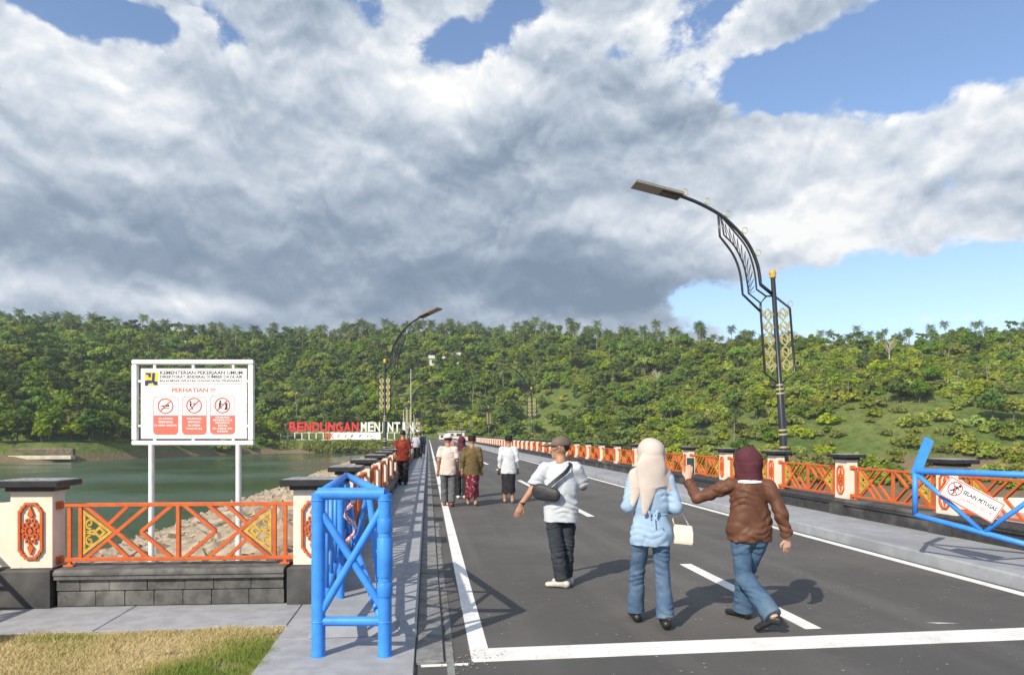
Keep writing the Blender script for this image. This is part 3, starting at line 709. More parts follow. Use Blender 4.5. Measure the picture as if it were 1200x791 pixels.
for zy in (265, 560):
    for x0, x1 in ((fx0, bx0), (bx1, fx1)): MB().box(((x0 + x1) / 2, 0, Z2(0, zy)[1]), (abs(x1 - x0) + .01, .03, .03), bev=.003).build('clip', M_white, nb)
yb = -.0135
def tl(s, zx, zy, zw, zh, m, bold=.0): x, z = Z2(zx, zy); text(s, zh / 5.65 * K * 1.42, m, bd, (x, yb, z), width=zw / 5.65 * K, ext=.001, bold=bold)
tl('KEMENTERIAN PEKERJAAN UMUM', 545, 209, 545, 22, M_ink, .001); tl('DIREKTORAT JENDERAL SUMBER DAYA AIR', 543, 236, 545, 18, M_ink, .0008); tl('BALAI BESAR WILAYAH SUNGAI NUSA TENGGARA I', 541, 262, 540, 14, M_ink, .0005)
tl('PERHATIAN !!!', 494, 324, 290, 26, M_redp, .002)
a = Z2(270, 284); b = Z2(815, 287); MB().box(((a[0] + b[0]) / 2, yb, a[1]), (b[0] - a[0], .002, .004)).build('rule', M_ink, bd)
lg = MB(); a = Z2(172, 205); b = Z2(260, 293); lg.box(((a[0] + b[0]) / 2, yb, (a[1] + b[1]) / 2), (b[0] - a[0], .002, a[1] - b[1])); lo = lg.build('logo_square', M_inky, bd)
lp = MB(); y2 = yb - .0015
pgn = [[(176, 210), (212, 210), (212, 238), (196, 238), (196, 224), (176, 218)], [(222, 210), (240, 210), (236, 262), (256, 268), (256, 290), (232, 290), (218, 262)], [(172, 262), (196, 256), (222, 262), (222, 276), (196, 280), (190, 294), (172, 294)]]
for q in pgn: lp.prism([Z2(*c) for c in q], y2 - .001, y2)
lp.build('logo_blades', M_navy, bd)
def rrect(x0, y0, x1, y1, r, n=5):
    P = []
    for cx, cy, a0 in ((x1 - r, y0 + r, -90), (x1 - r, y1 - r, 0), (x0 + r, y1 - r, 90), (x0 + r, y0 + r, 180)):
        P += [(cx + r * math.cos(R(a0 + 90 * k / n)), cy + r * math.sin(R(a0 + 90 * k / n))) for k in range(n + 1)]
    return P
INFO = [(227, 393, ['DILARANG', 'BERENANG', 'DI AREA WADUK'], 428, 308), (417, 580, ['DILARANG', 'MANCING', 'DI AREA', 'WADUK INI'], 425, 497), (603, 768, ['DILARANG', 'MENDEKATI &', 'MELEWATI', 'BATAS', 'DI AREA INI', 'SUNGAI'], 424, 684)]
for i, (x0, x1, lines, cy, cx) in enumerate(INFO):
    y0, y1 = (365, 618) if i < 2 else (358, 615)
    o = [Z2(*q) for q in rrect(x0, y0, x1, y1, 26)]; n_ = [Z2(*q) for q in rrect(x0 + 3, y0 + 3, x1 - 3, y1 - 3, 24)]
    pn = MB().ringplate(o, n_, yb - .001, yb).build('panel_outline', M_redp, bd)
    h = [Z2(*q) for q in [(x0 + 3, 490), (x1 - 3, 490)] + [p for p in rrect(x0 + 3, y0, x1 - 3, y1 - 3, 24) if p[1] > 560]]
    ctr = ((x0 + x1) / 2, 550); h.sort(key=lambda p: math.atan2(p[1] - Z2(*ctr)[1], p[0] - Z2(*ctr)[0]))
    MB().prism(h, yb - .0012, yb).build('red_field', M_redp, pn)
    c = Z2(cx, cy); rr = 52 / 5.65 * K
    MB().ringplate(disc(*c, rr), disc(*c, rr * .86), yb - .0025, yb - .0015).build('prohibition_ring', M_red, pn)
    MB().bar((c[0] - rr * .62, yb - .002, c[1] - rr * .62), (c[0] + rr * .62, yb - .002, c[1] + rr * .62), rr * .13, .001).build('slash', M_red, pn)
    g = MB(); q = lambda x, z: (c[0] + x * rr, c[1] + z * rr)
    if i == 0:
        g.prism(disc(*q(.38, .05), rr * .13, 10), yb - .0012, yb); limb(g, q(-.5, .02), q(.2, -.05), rr * .14, yb - .001); limb(g, q(-.05, .2), q(.25, -.02), rr * .1, yb - .001); limb(g, q(-.5, -.3), q(.5, -.3), rr * .1, yb - .001)
    elif i == 1:
        g.prism(disc(*q(-.45, .45), rr * .13, 10), yb - .0012, yb); limb(g, q(-.45, .3), q(-.45, -.1), rr * .2, yb - .001); limb(g, q(-.45, -.1), q(-.2, -.2), rr * .12, yb - .001); limb(g, q(-.2, -.2), q(-.2, -.5), rr * .1, yb - .001); limb(g, q(-.4, .2), q(.1, .3), rr * .06, yb - .001); limb(g, q(-.1, .1), q(.5, .5), rr * .05, yb - .001)
    else:
        g.prism(disc(*q(-.25, .5), rr * .14, 10), yb - .0012, yb); limb(g, q(-.3, .35), q(-.35, -.1), rr * .25, yb - .001); limb(g, q(-.35, -.1), q(-.5, -.5), rr * .12, yb - .001); limb(g, q(-.35, -.1), q(-.1, -.4), rr * .12, yb - .001); limb(g, q(-.3, .25), q(.1, .1), rr * .1, yb - .001); g.prism([q(.2, -.6), q(.65, -.5), q(.65, .3), q(.35, .4), q(.4, -.2)], yb - .0012, yb)
    g.build('pictogram', M_ink, pn)
    for j, s in enumerate(lines):
        zy = (512 + 22 * j) if len(lines) < 6 else (503 + 18.5 * j)
        x, z = Z2((x0 + x1) / 2, zy); text(s, .034, M_board, pn, (x, yb - .002, z), width=min(.9 * (x1 - x0), len(s) * 11.5) / 5.65 * K, ext=.0005, bold=.0006)

# ---------------------------------------------------------------- street lamps
LU = .0193
def lloc(u, v): return ((u - (922 - .069 * (530 - v))) * LU, (HV - v) * LU + CAMH)
def l3(p, y=0): x, z = lloc(*p); return (x, y, z)
def bez(pts, n=4):
    """Catmull-Rom through pts"""
    P = [pts[0]] + list(pts) + [pts[-1]]; out = []
    for i in range(1, len(P) - 2):
        for k in range(n):
            t = k / n; a, b, c, d = (np.array(P[i + j], float) for j in (-1, 0, 1, 2))
            out.append(tuple(.5 * ((2 * b) + (-a + c) * t + (2 * a - 5 * b + 4 * c - d) * t * t + (-a + 3 * b - 3 * c + d) * t ** 3)))
    return out + [pts[-1]]
def make_lamp():
    r = empty('street_lamp')
    zb = -.35; zt = lloc(908, 331)[1]; zr = lloc(917, 456)[1]
    po = MB().lathe([(.12, zb), (.12, zb + .5), (.092, zb + .52), (.080, zr - .05), (.056, zr), (.052, zt)], 16).build('pole', M_steel, r); smooth_by_angle(po)
    f = MB().lathe([(.055, zt), (.075, zt + .03), (.06, zt + .06), (.085, zt + .11), (.065, zt + .17), (.02, zt + .20)], 14).build('finial', M_gold, r, smooth=True)
    for v in (456, 461, 466, 509, 514, 529): z = lloc(917, v)[1]; rad = np.interp(z, [zr - .05, zr], [.086, .064]) if v < 470 else .090; MB().lathe([(rad, z - .022), (rad + .008, z - .014), (rad + .008, z + .014), (rad, z + .022)], 16).build('gold_ring', M_brass, r)
    T = .032
    L1 = bez([(793, 231), (816, 240), (842, 254), (861, 270), (878, 290), (889, 314), (893, 337.5)]) + [(907, 349)]
    L2 = bez([(844, 256), (859, 273), (876, 294.5), (885, 320), (888, 343)]) + [(900, 351.5), (907, 351.5)]
    L3 = [(844, 257), (848, 278.5)] + bez([(848, 278.5), (861, 292), (872, 314), (877, 337.5), (878, 347)])[1:] + [(893, 359), (900, 351.5)]
    L4 = [(841, 254), (843, 280)] + bez([(843, 280), (859, 301), (867.5, 322.5), (871, 348)])[1:] + [(893, 369)]
    ar = MB().tube([l3(p) for p in L1], .038, 8).build('arm', M_steel, r, smooth=True)
    for L, w in ((L2, .020), (L3, .018), (L4, .026)): MB().tube([l3(p) for p in L], w, 8).build('arm_frame', M_steel, r, smooth=True)
    C = [(907, 349), (929.5, 367), (935.6, 441), (917, 456), (898.5, 441), (893, 367), (893, 359)]
    MB().tube([l3(p) for p in C], .026, 8).build('cartouche', M_steel, r, smooth=True)
    # fine mesh between the two inner arm tubes
    ms = MB()
    a = bez([(846, 262), (859, 276), (874, 298), (883, 322), (886, 345)], 3); b = bez([(848, 276), (861, 292), (872, 314), (877, 337), (879, 347)], 3)
    for i in range(0, len(a), 1): ms.tube([l3(a[i]), l3(b[min(i, len(b) - 1)])], .007, 4)
    for i in range(len(a) - 1): ms.tube([l3(a[i]), l3(b[i + 1])], .007, 4); 
    ms.build('arm_mesh', M_steel, r)
    # gold woven panels
    for s in (-1, 1):
        g = MB(); 
        cx0 = lambda v: np.interp(v, [367, 441], [893, 898.5]) + 2.2; cx1 = lambda v: 922 - .069 * (530 - v) - 2.6
        if s > 0: cx0, cx1 = (lambda v: 922 - .069 * (530 - v) + 2.6), (lambda v: np.interp(v, [367, 441], [929.5, 935.6]) - 2.2)
        def q(t, v): return l3((cx0(v) + (cx1(v) - cx0(v)) * t, v), .004 * s)
        def bar(a_, b_, w=.03): g.bar(q(*a_), q(*b_), w, .018)
        for k in range(5):
            v = 366 + k * 15.0
            m = (lambda t: t) if s < 0 else (lambda t: 1 - t)
            bar((m(0), v + 7), (m(.5), v)); bar((m(.5), v), (m(1), v + 7)); bar((m(0), v + 7), (m(.5), v + 14)); bar((m(.5), v + 14), (m(1), v + 7))
            bar((m(.25), v + 3), (m(.25), v + 11)); bar((m(.25), v + 11), (m(.75), v + 4)); bar((m(.75), v + 4), (m(.75), v + 12)); bar((m(.02), v + 1), (m(.02), v + 9), .022)
        g.build('gold_lattice', M_brass, r)
    # leaf scrolls along the arm
    def curl(u, v, ang, s=1.0):
        g = MB(); x, z = lloc(u, v)
        for side in (-1, 1):
            pts = []
            for k in range(13):
                t = k / 12; rad = .12 * s * (1 - t * .72); th = ang + side * (t * 4.6 - .3)
                pts.append((x + math.cos(ang) * .13 * s + math.cos(th) * rad * .8 - math.cos(ang) * .06, 0, z + math.sin(ang) * .13 * s + math.sin(th) * rad * .8 - math.sin(ang) * .06))
            g.tube(pts, .008, 5)
        g.build('leaf_scroll', M_brass, r)
    for (u, v), a in (((800, 232), 75), ((826, 243), 65), ((850, 258), 55), ((870, 277), 42), ((886, 303), 30)): curl(u, v, R(a))
    for (u, v) in ((933, 400), (935, 432), (926, 362)): curl(u, v, R(8), .9)
    # luminaire: solar panel on top, LED tray below
    a, b = lloc(739.5, 217), lloc(796, 232.5); mx, mz = (a[0] + b[0]) / 2, (a[1] + b[1]) / 2; L = math.hypot(b[0] - a[0], b[1] - a[1]); th = math.atan2(b[1] - a[1], b[0] - a[0])
    hd = MB().box((0, 0, 0), (L, .42, .05), bev=.01).build('lamp_head', M_panel, r, (mx, 0, mz)); hd.rotation_euler = (R(0), -th, 0)
    MB().box((0, 0, .028), (L * .97, .40, .012)).build('solar_cells', mat('solar_glass', (.02, .025, .05), None, 30, .15, spec=.8), hd)
    MB().box((L * .28, 0, -.035), (L * .40, .26, .03), bev=.006).build('light_tray', M_steel, hd)
    return r
lamp0 = make_lamp()
lamp0.location = (8.08, 14.6, .1); lamp0.rotation_euler = (0, R(-3.9), 0)
tag(lamp0, 'black curved street lamp with gold woven panels behind the hill side parapet, nearest the stop line', 'street lamp', 'street lamps along the dam')
for k in range(1, 5):
    c = copy_tree(lamp0); c.location = (8.15, 14.6 + 38.5 * k, .1); c.rotation_euler = (0, R(-1), R(-2)); c['label'] = 'black curved street lamp further along the hill side parapet'
for k in range(0, 5):
    c = copy_tree(lamp0); c.location = (-1.95, 31.5 + 38.5 * k, -.2); c.rotation_euler = (0, 0, R(180 - (38 if k == 0 else 25))); c['label'] = 'black curved street lamp on the reservoir side of the dam'
lamp0['label'] = 'tall black street lamp with gold woven panels close behind the hill side orange railing'

# ---------------------------------------------------------------- far bank: big letters, hedge, houses, flag poles
def gz(x, y): return float(hill_z(np.array([[x, y]]))[0])
BD = 238.0; BK = BD / F
bs = at(410, BD, 0); bsx = empty('dam_name_sign', (bs.x, bs.y, 0), -YAW, 'large red and white lettering sign on a white frame above the far bank hedge', 'sign')
BU = lambda u: (u - 410) * BK; BW = lambda v: (HV - v) * BK + CAMH
M_whitesign = mat('white_letters', (.82, .81, .74), (.74, .73, .66), .6, .5); M_redsign = mat('red_letters', (.72, .03, .03), (.62, .025, .025), .6, .5)
def letters(s, u0, u1, m):
    n = len(s); step = (u1 - u0) / n
    for i, ch in enumerate(s):
        me = text_mesh(ch, 4.6, m, ext=.25, bold=.12); o = link('letter', me, bsx, (BU(u0 + step * (i + .5)), 0, BW(500.8))); o.rotation_euler = (R(90), 0, 0)
        xs = [v.co.x for v in me.vertices]; wd = max(xs) - min(xs); o.scale = (min(1.4, step * BK * (.86 if ch != 'I' else .4) / wd), 1, 1)
letters('BENDUNGAN', 338, 421, M_redsign); letters('MENINTING', 422.5, 493, M_whitesign)
yl = MB()
for q in ([(328, 497), (331, 497), (331, 501), (329.5, 506), (328, 506)], [(332.5, 497), (335, 497), (335, 506), (332.5, 504)]): yl.prism([(BU(a), BW(b)) for a, b in q], -.2, .2)
yl.build('emblem', M_inky, bsx)
fr = MB()
for v in (506.8, 515.2): fr.box((BU(408), .3, BW(v)), (160 * BK, .3, .25))
for k in range(20): fr.box((BU(328.5 + k * 8.35), .3, (BW(507) - 1.8) / 2 - .2), (.28, .3, BW(507) + 2.2))
fr.build('frame', M_whitesign, bsx)
lb = MB().box((BU(417), .0, BW(511)), (58 * BK, .2, 7.8 * BK)).build('logo_panel', M_board, bsx)
text('HK', 2.6, M_red, lb, (BU(386), -.15, BW(511)), width=3.2, bold=.05)
for u, w, m in ((397, 5.0, mat('orange_print', (.85, .33, .03), None, 8, .5)), (405, 4, M_redp), (412.5, 4.4, M_navy), (422, 4.5, mat('sky_print', (.05, .2, .6), None, 8, .5)), (431, 3, M_ink), (435, 2.6, M_ink)):
    x = BU(u); z = BW(511); h = w * BK * .55
    MB().prism([(x - h * .7, z - h * .6), (x + h * .2, z - h * .2), (x + h * .7, z + h * .8), (x - h * .2, z + h * .5)], -.16, -.11).build('logo_mark', m, lb)
M_house = mat('house_wall', (.70, .68, .62), (.6, .58, .52), .8, .8); M_roof = mat('house_roof', (.52, .53, .54), (.42, .42, .42), 1.2, .6); M_win = mat('dark_window', (.03, .035, .04), None, 3, .3)
def house(u, d, w, dp, h, label, rz=0, name='house', gable=True, z=None, roofm=None):
    p = at(u, d); zz = gz(p.x, p.y) if z is None else z
    r = empty(name, (p.x, p.y, zz), -YAW + rz, label, 'building')
    MB().box((0, 0, h / 2 - .5), (w, dp, h + 1)).build('wall', M_house, r)
    rf = MB()
    if gable: rf.add([(-w / 2 - .5, -dp / 2 - .6, h - .1), (w / 2 + .5, -dp / 2 - .6, h - .1), (w / 2 + .5, 0, h + dp * .3), (-w / 2 - .5, 0, h + dp * .3), (-w / 2 - .5, dp / 2 + .6, h - .1), (w / 2 + .5, dp / 2 + .6, h - .1)], [(0, 1, 2, 3), (3, 2, 5, 4), (0, 3, 4), (1, 5, 2), (0, 4, 5, 1)])
    else: rf.box((0, 0, h + .12), (w + .8, dp + .8, .25))
    rf.build('roof', roofm or M_roof, r)
    n = max(2, int(w / 3))
    for k in range(n):
        wn = MB().box((-w / 2 + (k + .5) * w / n, -dp / 2 - .02, h * .55), (w / n * .42, .08, h * .38)).build('window', M_win, r)
    MB().box((w * .12, -dp / 2 - .03, h * .38), (.95, .09, h * .76)).build('door', M_win, r)
    return r
house(213, 330, 9, 7, 3.2, 'pale roofed house half hidden by hillside trees above the notice board', .3)
house(198, 322, 6, 5, 2.8, 'small grey roofed hut beside the hillside house above the notice board', -.2)
house(512, 330, 7, 6, 3, 'white low house in a hillside clearing', .1); house(530, 334, 8, 6, 3, 'white house with flat pale roof in the hillside clearing', -.1)
house(968, 318, 10, 7, 3, 'grey roofed house on the grassy ridge under coconut palms'); house(1170, 322, 13, 7, 3, 'long low house on the ridge with pale wall'); house(1195, 330, 8, 7, 3.4, 'house with grey gable roof on the ridge beside the long low house')
house(535, 226, 5.5, 4, 2.6, 'small guard post with flat roof at the far end of the dam', name='guard_post', gable=False, z=-.05); house(522, 229, 4, 3, 1.8, 'low pale kiosk beside the far guard post', name='kiosk', gable=False, z=-.05)
for i, (u, v, d) in enumerate(((481.5, 433, 225), (476, 478, 228), (473, 482, 230), (485, 486, 229))):
    p = at(u, d); h = (HV - v) * d / F + CAMH + 1
    o = empty('flag_pole', (p.x, p.y, -1), 0, 'tall slim white flag pole at the far dam end' if i == 0 else 'short slim white flag pole at the far dam end', 'flag pole', 'flag poles at the far end'); MB().lathe([(.11, 0), (.07, h)], 8).build('pole', M_white, o); MB().lathe([(.05, h), (.13, h + .1), (.02, h + .25)], 8).build('finial', M_white, o)
# stone retaining wall and pale concrete sill on the far left bank
p = at(42, 160); q = MB().box((0, 0, 0), (17, 1.2, 2.0), bev=.3); rwl = empty('retaining_wall', (p.x, p.y, -2.6), -YAW + .1, 'brown stone retaining wall at the far waterline', 'wall')
q.build('stone_face', mat('brown_stone', (.20, .15, .11), (.11, .085, .065), 1.3, .9, .8, 3, dist=.2), rwl)
MB().box((1.5, -1.0, -1.15), (14.5, 2, .9), bev=.08).build('sill', mat('pale_concrete', (.62, .56, .44), (.5, .45, .36), .8, .9), rwl)
p = at(1196, 62); sp = empty('spillway_block', (p.x, p.y, -6.2), -YAW - .25, 'white concrete spillway wall seen through the railing below the dam', 'structure')
MB().box((1.5, 0, 1.2), (7, 1.0, 1.7), bev=.05).build('wall_section', M_house, sp); MB().box((-1, -.9, .2), (4, .7, 1.2), bev=.05).build('apron', M_conc, sp); MB().box((1.5, 0, -2), (7.4, 1.4, 4.4)).build('footing', M_conc, sp)

# ---------------------------------------------------------------- vegetation
def leaf_mat(name, dark, mid, light, trans=.40, scale=.45):
    m = bpy.data.materials.new(name); m.use_nodes = True; t = NT(m.node_tree); b = t.n['Principled BSDF']
    oi = t.node('ShaderNodeObjectInfo'); v = t.node('ShaderNodeTexCoord').outputs['Object']
    n = t.noise(v, scale, 3, .6); geo = t.node('ShaderNodeNewGeometry')
    c = t.ramp(n, [(.32, dark), (.5, mid), (.68, light)])
    hsv = t.node('ShaderNodeHueSaturation'); t.l.new(c, hsv.inputs['Color'])
    t.put(hsv.inputs['Hue'], t.m('MULTIPLY_ADD', oi.outputs['Random'], .050, .482)); t.put(hsv.inputs['Value'], t.m('MULTIPLY_ADD', t.m('FRACT', t.m('MULTIPLY', oi.outputs['Random'], 7.31)), .75, .62))
    t.put(hsv.inputs['Saturation'], t.m('MULTIPLY_ADD', t.m('FRACT', t.m('MULTIPLY', oi.outputs['Random'], 3.7)), .25, .98))
    t.l.new(hsv.outputs[0], b.inputs['Base Color']); b.inputs['Roughness'].default_value = .6; b.inputs['Specular IOR Level'].default_value = .25
    tr = t.node('ShaderNodeBsdfTranslucent'); t.l.new(hsv.outputs[0], tr.inputs[0]); mx = t.node('ShaderNodeMixShader'); mx.inputs[0].default_value = trans
    t.l.new(b.outputs[0], mx.inputs[1]); t.l.new(tr.outputs[0], mx.inputs[2]); t.l.new(mx.outputs[0], t.n['Material Output'].inputs[0]); return m
M_leafA = leaf_mat('foliage_dark', (.100, .155, .030), (.170, .235, .046), (.245, .31, .068))
M_leafB = leaf_mat('foliage_mid', (.140, .20, .034), (.225, .295, .052), (.31, .365, .078))
M_leafC = leaf_mat('foliage_yellow', (.21, .25, .046), (.30, .34, .070), (.39, .41, .11))
M_palm = leaf_mat('foliage_palm', (.11, .15, .045), (.17, .215, .062), (.24, .275, .10), scale=.2)
M_bark = mat('bark', (.17, .14, .11), (.10, .085, .065), 6, .9); M_barkp = mat('palm_bark', (.30, .26, .20), (.2, .17, .13), 4, .9)
def cards(C, N, S, g):
    """leaf quads at centres C with normals N and sizes S"""
    n = len(C); a = g.normal(size=(n, 3)); a -= (a * N).sum(1)[:, None] * N; a /= np.linalg.norm(a, axis=1)[:, None]; b = np.cross(N, a)
    S = S[:, None]; asp = g.uniform(.5, .95, (n, 1)); a, b = a * S, b * S * asp
    V = np.stack([C - a - b * .35, C + a * .15 - b, C + a + b * .35, C - a * .15 + b], 1).reshape(-1, 3)
    return V, np.arange(4 * n).reshape(n, 4)
def crown_mesh(name, m, seed, rx, rz, zc, lobes, per, size, shape='round'):
    g = np.random.default_rng(seed); C, N, S = [], [], []
    for i in range(lobes):
        d = g.normal(size=3); d /= np.linalg.norm(d); d[2] = abs(d[2]) * 1.25 - .5
        rr = g.uniform(.35, .95); c = d * np.array([rx, rx, rz]) * rr
        if shape == 'tall': c = np.array([g.normal() * rx * .42, g.normal() * rx * .42, g.uniform(-1, 1) * rz])
        if shape == 'flat': c[2] = abs(c[2]) * .5 + (1 - np.hypot(c[0], c[1]) / rx) * rz * .5
        lr = rx * g.uniform(.20, .42) * (1.15 - .4 * rr)
        q = g.normal(size=(per, 3)); q /= np.linalg.norm(q, axis=1)[:, None]; q[:, 2] = np.where(q[:, 2] < -.45, -q[:, 2], q[:, 2])
        P = c + q * lr * np.array([1, 1, .75]) * g.uniform(.72, 1.12, (per, 1)); nn = q * 1.0 + g.normal(size=(per, 3)) * .38 + np.array([0, 0, .25]); nn /= np.linalg.norm(nn, axis=1)[:, None]
        C.append(P); N.append(nn); S.append(g.uniform(.55, 1.2, per) * size)
    C = np.concatenate(C); C[:, 2] += zc; V, Q = cards(C, np.concatenate(N), np.concatenate(S), g); return np_mesh(name, V, Q, m)
def trunk_mesh(name, h, r, seed, m, limbs=4):
    g = random.Random(seed); t = MB(); pts = [(g.uniform(-.1, .1) * k, g.uniform(-.1, .1) * k, -1 + (h + 1) * k / 5) for k in range(6)]
    t.tube(pts, r, 6, r2=r * .45)
    for k in range(limbs):
        a = g.uniform(0, 6.28); z = h * g.uniform(.5, .8); t.tube([(0, 0, z), (math.cos(a) * h * .16, math.sin(a) * h * .16, z + h * .14), (math.cos(a) * h * .26, math.sin(a) * h * .26, z + h * .34)], r * .4, 5, r2=r * .12)
    return t.mesh(name, m)
def palm_meshes(seed, h):
    g = np.random.default_rng(seed); t = MB(); bend = g.uniform(-1, 1, 2)
    pts = [(bend[0] * (k / 7) ** 2, bend[1] * (k / 7) ** 2, -1 + (h + 1) * k / 7) for k in range(8)]; t.tube(pts, .20, 6, r2=.11); tr = t.mesh('trunk', M_barkp)
    top = np.array(pts[-1]); V, Q = [], []
    for f in range(20):
        az = f * 2.4 + g.uniform(-.2, .2); el = R(np.interp(f, [0, 19], [75, -30])) + g.uniform(-.15, .15); L = g.uniform(3.0, 4.0)
        p = top.copy(); dirh = np.array([math.cos(az), math.sin(az), 0]); side = np.array([-math.sin(az), math.cos(az), 0]); e = el; n = 9; sp = []
        for k in range(n + 1):
            sp.append(p.copy()); p = p + (dirh * math.cos(e) + np.array([0, 0, math.sin(e)])) * L / n; e -= .145
        for k in range(1, n):
            w = math.sin(math.pi * (k + .7) / (n + 1)) * .95 + .1; d = sp[k + 1] - sp[k]; 
            for s in (-1, 1):
                for j in (0, .5):
                    b0 = sp[k] + d * j; tip = b0 + side * s * w + d * .9 + np.array([0, 0, -w * g.uniform(.25, .6)]); o = len(V) * 4
                    Q.append([o, o + 1, o + 2, o + 3]); V.append(np.array([b0, b0 + d * .42, tip + d * .08, tip - d * .05]))
    return tr, np_mesh('crown', np.concatenate(V), np.array(Q), M_palm)
KINDS = []   # (trunk mesh, crown mesh, nominal height)
for i, (m, rx, rz, zc, lo, per, sz, shp) in enumerate([(M_leafA, 3.9, 3.8, 5.2, 34, 62, .36, 'round'), (M_leafB, 3.5, 3.2, 4.2, 32, 62, .36, 'round'), (M_leafC, 3.2, 2.8, 3.5, 30, 60, .34, 'round'),
                                                       (M_leafA, 2.6, 4.8, 6.2, 30, 56, .36, 'tall'), (M_leafB, 4.4, 2.8, 5.2, 34, 56, .36, 'flat'), (M_leafB, 3.0, 3.9, 4.8, 30, 58, .33, 'round')]):
    KINDS.append((trunk_mesh('trunk', zc, .22, i, M_bark), crown_mesh('crown', m, 40 + i, rx, rz, zc, lo, per, sz, shp), zc + rz))
PALMS = [(*palm_meshes(70 + i, h), h + 2) for i, h in enumerate((9.5, 11.5, 13))]
SHRUB = [crown_mesh('shrub', m, 90 + i, rx, rz, zc, lo, per, sz) for i, (m, rx, rz, zc, lo, per, sz) in enumerate([(M_leafB, 2.1, 1.6, .9, 18, 48, .25), (M_leafC, 1.8, 1.3, .7, 16, 48, .23), (M_leafC, 2.6, 1.2, .6, 20, 48, .25), (M_leafA, 2.0, 1.8, 1.0, 18, 48, .25)])]
# dead pale tree
def scatter():
    g = np.random.default_rng(5); n = 165000
    az = g.uniform(R(-62), R(72), n) ; d = np.sqrt(g.uniform(70 ** 2, 470 ** 2, n)); P = np.stack([np.sin(az) * d, np.cos(az) * d], 1)
    td = toe_dist(P); X = P[:, 0]; ok = (td > 1.5) & (td < 240); P, td, d, X = P[ok], td[ok], d[ok], X[ok]; n = len(P)
    u = 600 + F * np.tan(np.clip(np.arctan2(P[:, 0], P[:, 1]) - YAW, -1.35, 1.35))
    t = td / 180
    # how wooded: dense on the reservoir side, open scrub towards the hill side ridge
    wood = np.interp(u, [-50, 380, 520, 640, 800, 1000, 1300], [.95, .92, .70, .60, .40, .24, .16]) + vnoise(P, .03, 51) * .22
    wood += np.where((t > .86), .25, 0) - np.where((t < .2) & (u > 500), .35, 0)
    meadow = vnoise(P, .030, 61) * 1.1 - .35 + np.interp(u, [560, 760, 950, 1200], [-.6, .1, .55, .95]) - np.where(t > .92, .6, 0)
    meadow += np.where((u > 525) & (u < 690), 1.0, 0) * np.clip(1 - np.abs(t - .30) / .22, 0, 1) * (.35 + .6 * vnoise(P, .05, 66))
    keep = np.ones(n, bool); kind = np.zeros(n, int)     # 0 tree, 1 palm, 2 shrub
    r = g.random(n); kind = np.where(r < wood, 0, 2)
    pal = np.interp(t, [0, .5, .8, .92, 1.2], [.005, .03, .10, .42, .50]) * np.interp(u, [0, 300, 650, 900, 1200], [.55, .7, 1.1, .8, .9]); kind = np.where(g.random(n) < pal, 1, kind)
    keep &= ~((meadow > 0) & (g.random(n) < np.clip(meadow * 2.6, 0, .93)))
    keep &= ~((t < .10) & (kind < 2) & (g.random(n) < np.where(u < 330, .35, .85))) & ~((td < 22) & (X > -52) & (X < 22)) & ~((td < 6) & (X < -50) & (kind == 0))
    keep &= ~((td < 6) & (u > 5) & (u < 85)) & ~((t < 1.0) & (u > 470) & (u < 482) & (t < .4))
    for (hu, hd, w) in ((212, 326, 10), (521, 330, 16), (968, 316, 8), (1180, 322, 22)):
        p = at(hu, hd); q = (P - np.array([p.x, p.y])); keep &= ~((np.abs(q[:, 0]) < w * .7) & (q[:, 1] < 4) & (q[:, 1] > -14) & (g.random(n) < .85))
    # thin by spacing on a hash grid: trees 4.6 m, shrubs 2.6 m
    P, kind, d, u, t = P[keep], kind[keep], d[keep], u[keep], t[keep]
    cell = {}; out = []
    for i in g.permutation(len(P)):
        k = kind[i]; rad = (4.1, 5.0, 2.1)[k]; cx, cy = int(P[i, 0] // 6), int(P[i, 1] // 6); good = True
        for a in (-1, 0, 1):
            for b in (-1, 0, 1):
                for j, rj in cell.get((cx + a, cy + b), ()):
                    if (P[i, 0] - P[j, 0]) ** 2 + (P[i, 1] - P[j, 1]) ** 2 < ((rad + rj) * .5) ** 2: good = False; break
                if not good: break
            if not good: break
        if good: cell.setdefault((cx, cy), []).append((i, rad)); out.append(i)
    out = np.array(out); return P[out], kind[out], d[out], u[out], t[out], g
P, kind, dd, uu, tt, g = scatter(); Z = hill_z(P)
print('trees', (kind == 0).sum(), 'palms', (kind == 1).sum(), 'shrubs', (kind == 2).sum())
scl = np.where(kind == 0, g.uniform(.50, 1.25, len(P)) ** 1.0, np.where(kind == 1, g.uniform(.78, 1.08, len(P)) * np.interp(uu, [800, 950], [1, .68]), g.uniform(.75, 1.6, len(P))))
scl *= np.where((kind == 0) & (uu > 620), np.interp(uu, [620, 900], [.95, .80]), 1)
rot = g.uniform(0, 6.28, len(P)); var = np.zeros(len(P), int)
yel = np.clip(np.interp(uu, [-50, 400, 700, 900, 1250], [.16, .30, .42, .55, .65]), 0, 1); q = g.random(len(P)); q2 = g.random(len(P))
var = np.where(kind == 0, np.where(q < yel, np.where(q2 < .5, 2, 1), np.choose((q2 * 5).astype(int), [0, 3, 4, 5, 0])), np.where(kind == 1, (q * 3).astype(int), np.where(q < yel + .25, 1 + (q2 > .5), np.where(q2 < .5, 0, 3))))
size = scl / dd; LIM = (295, 150, 295); indiv = np.zeros(len(P), bool)
GROUPS = ['broadleaf trees on the hillside', 'coconut palms on the hillside', 'shrubs on the hillside']
TL = ['dense dark green broadleaf tree on the wooded hillside', 'mid green round broadleaf tree on the hillside', 'yellowish green bushy tree on the hillside', 'slim tall dark tree on the wooded hillside', 'flat topped spreading tree on the hillside', 'upright leafy green tree on the hillside']
PL = ['short coconut palm standing up on the hill', 'coconut palm with pale trunk up on the hill', 'tall coconut palm rising above the hill trees']
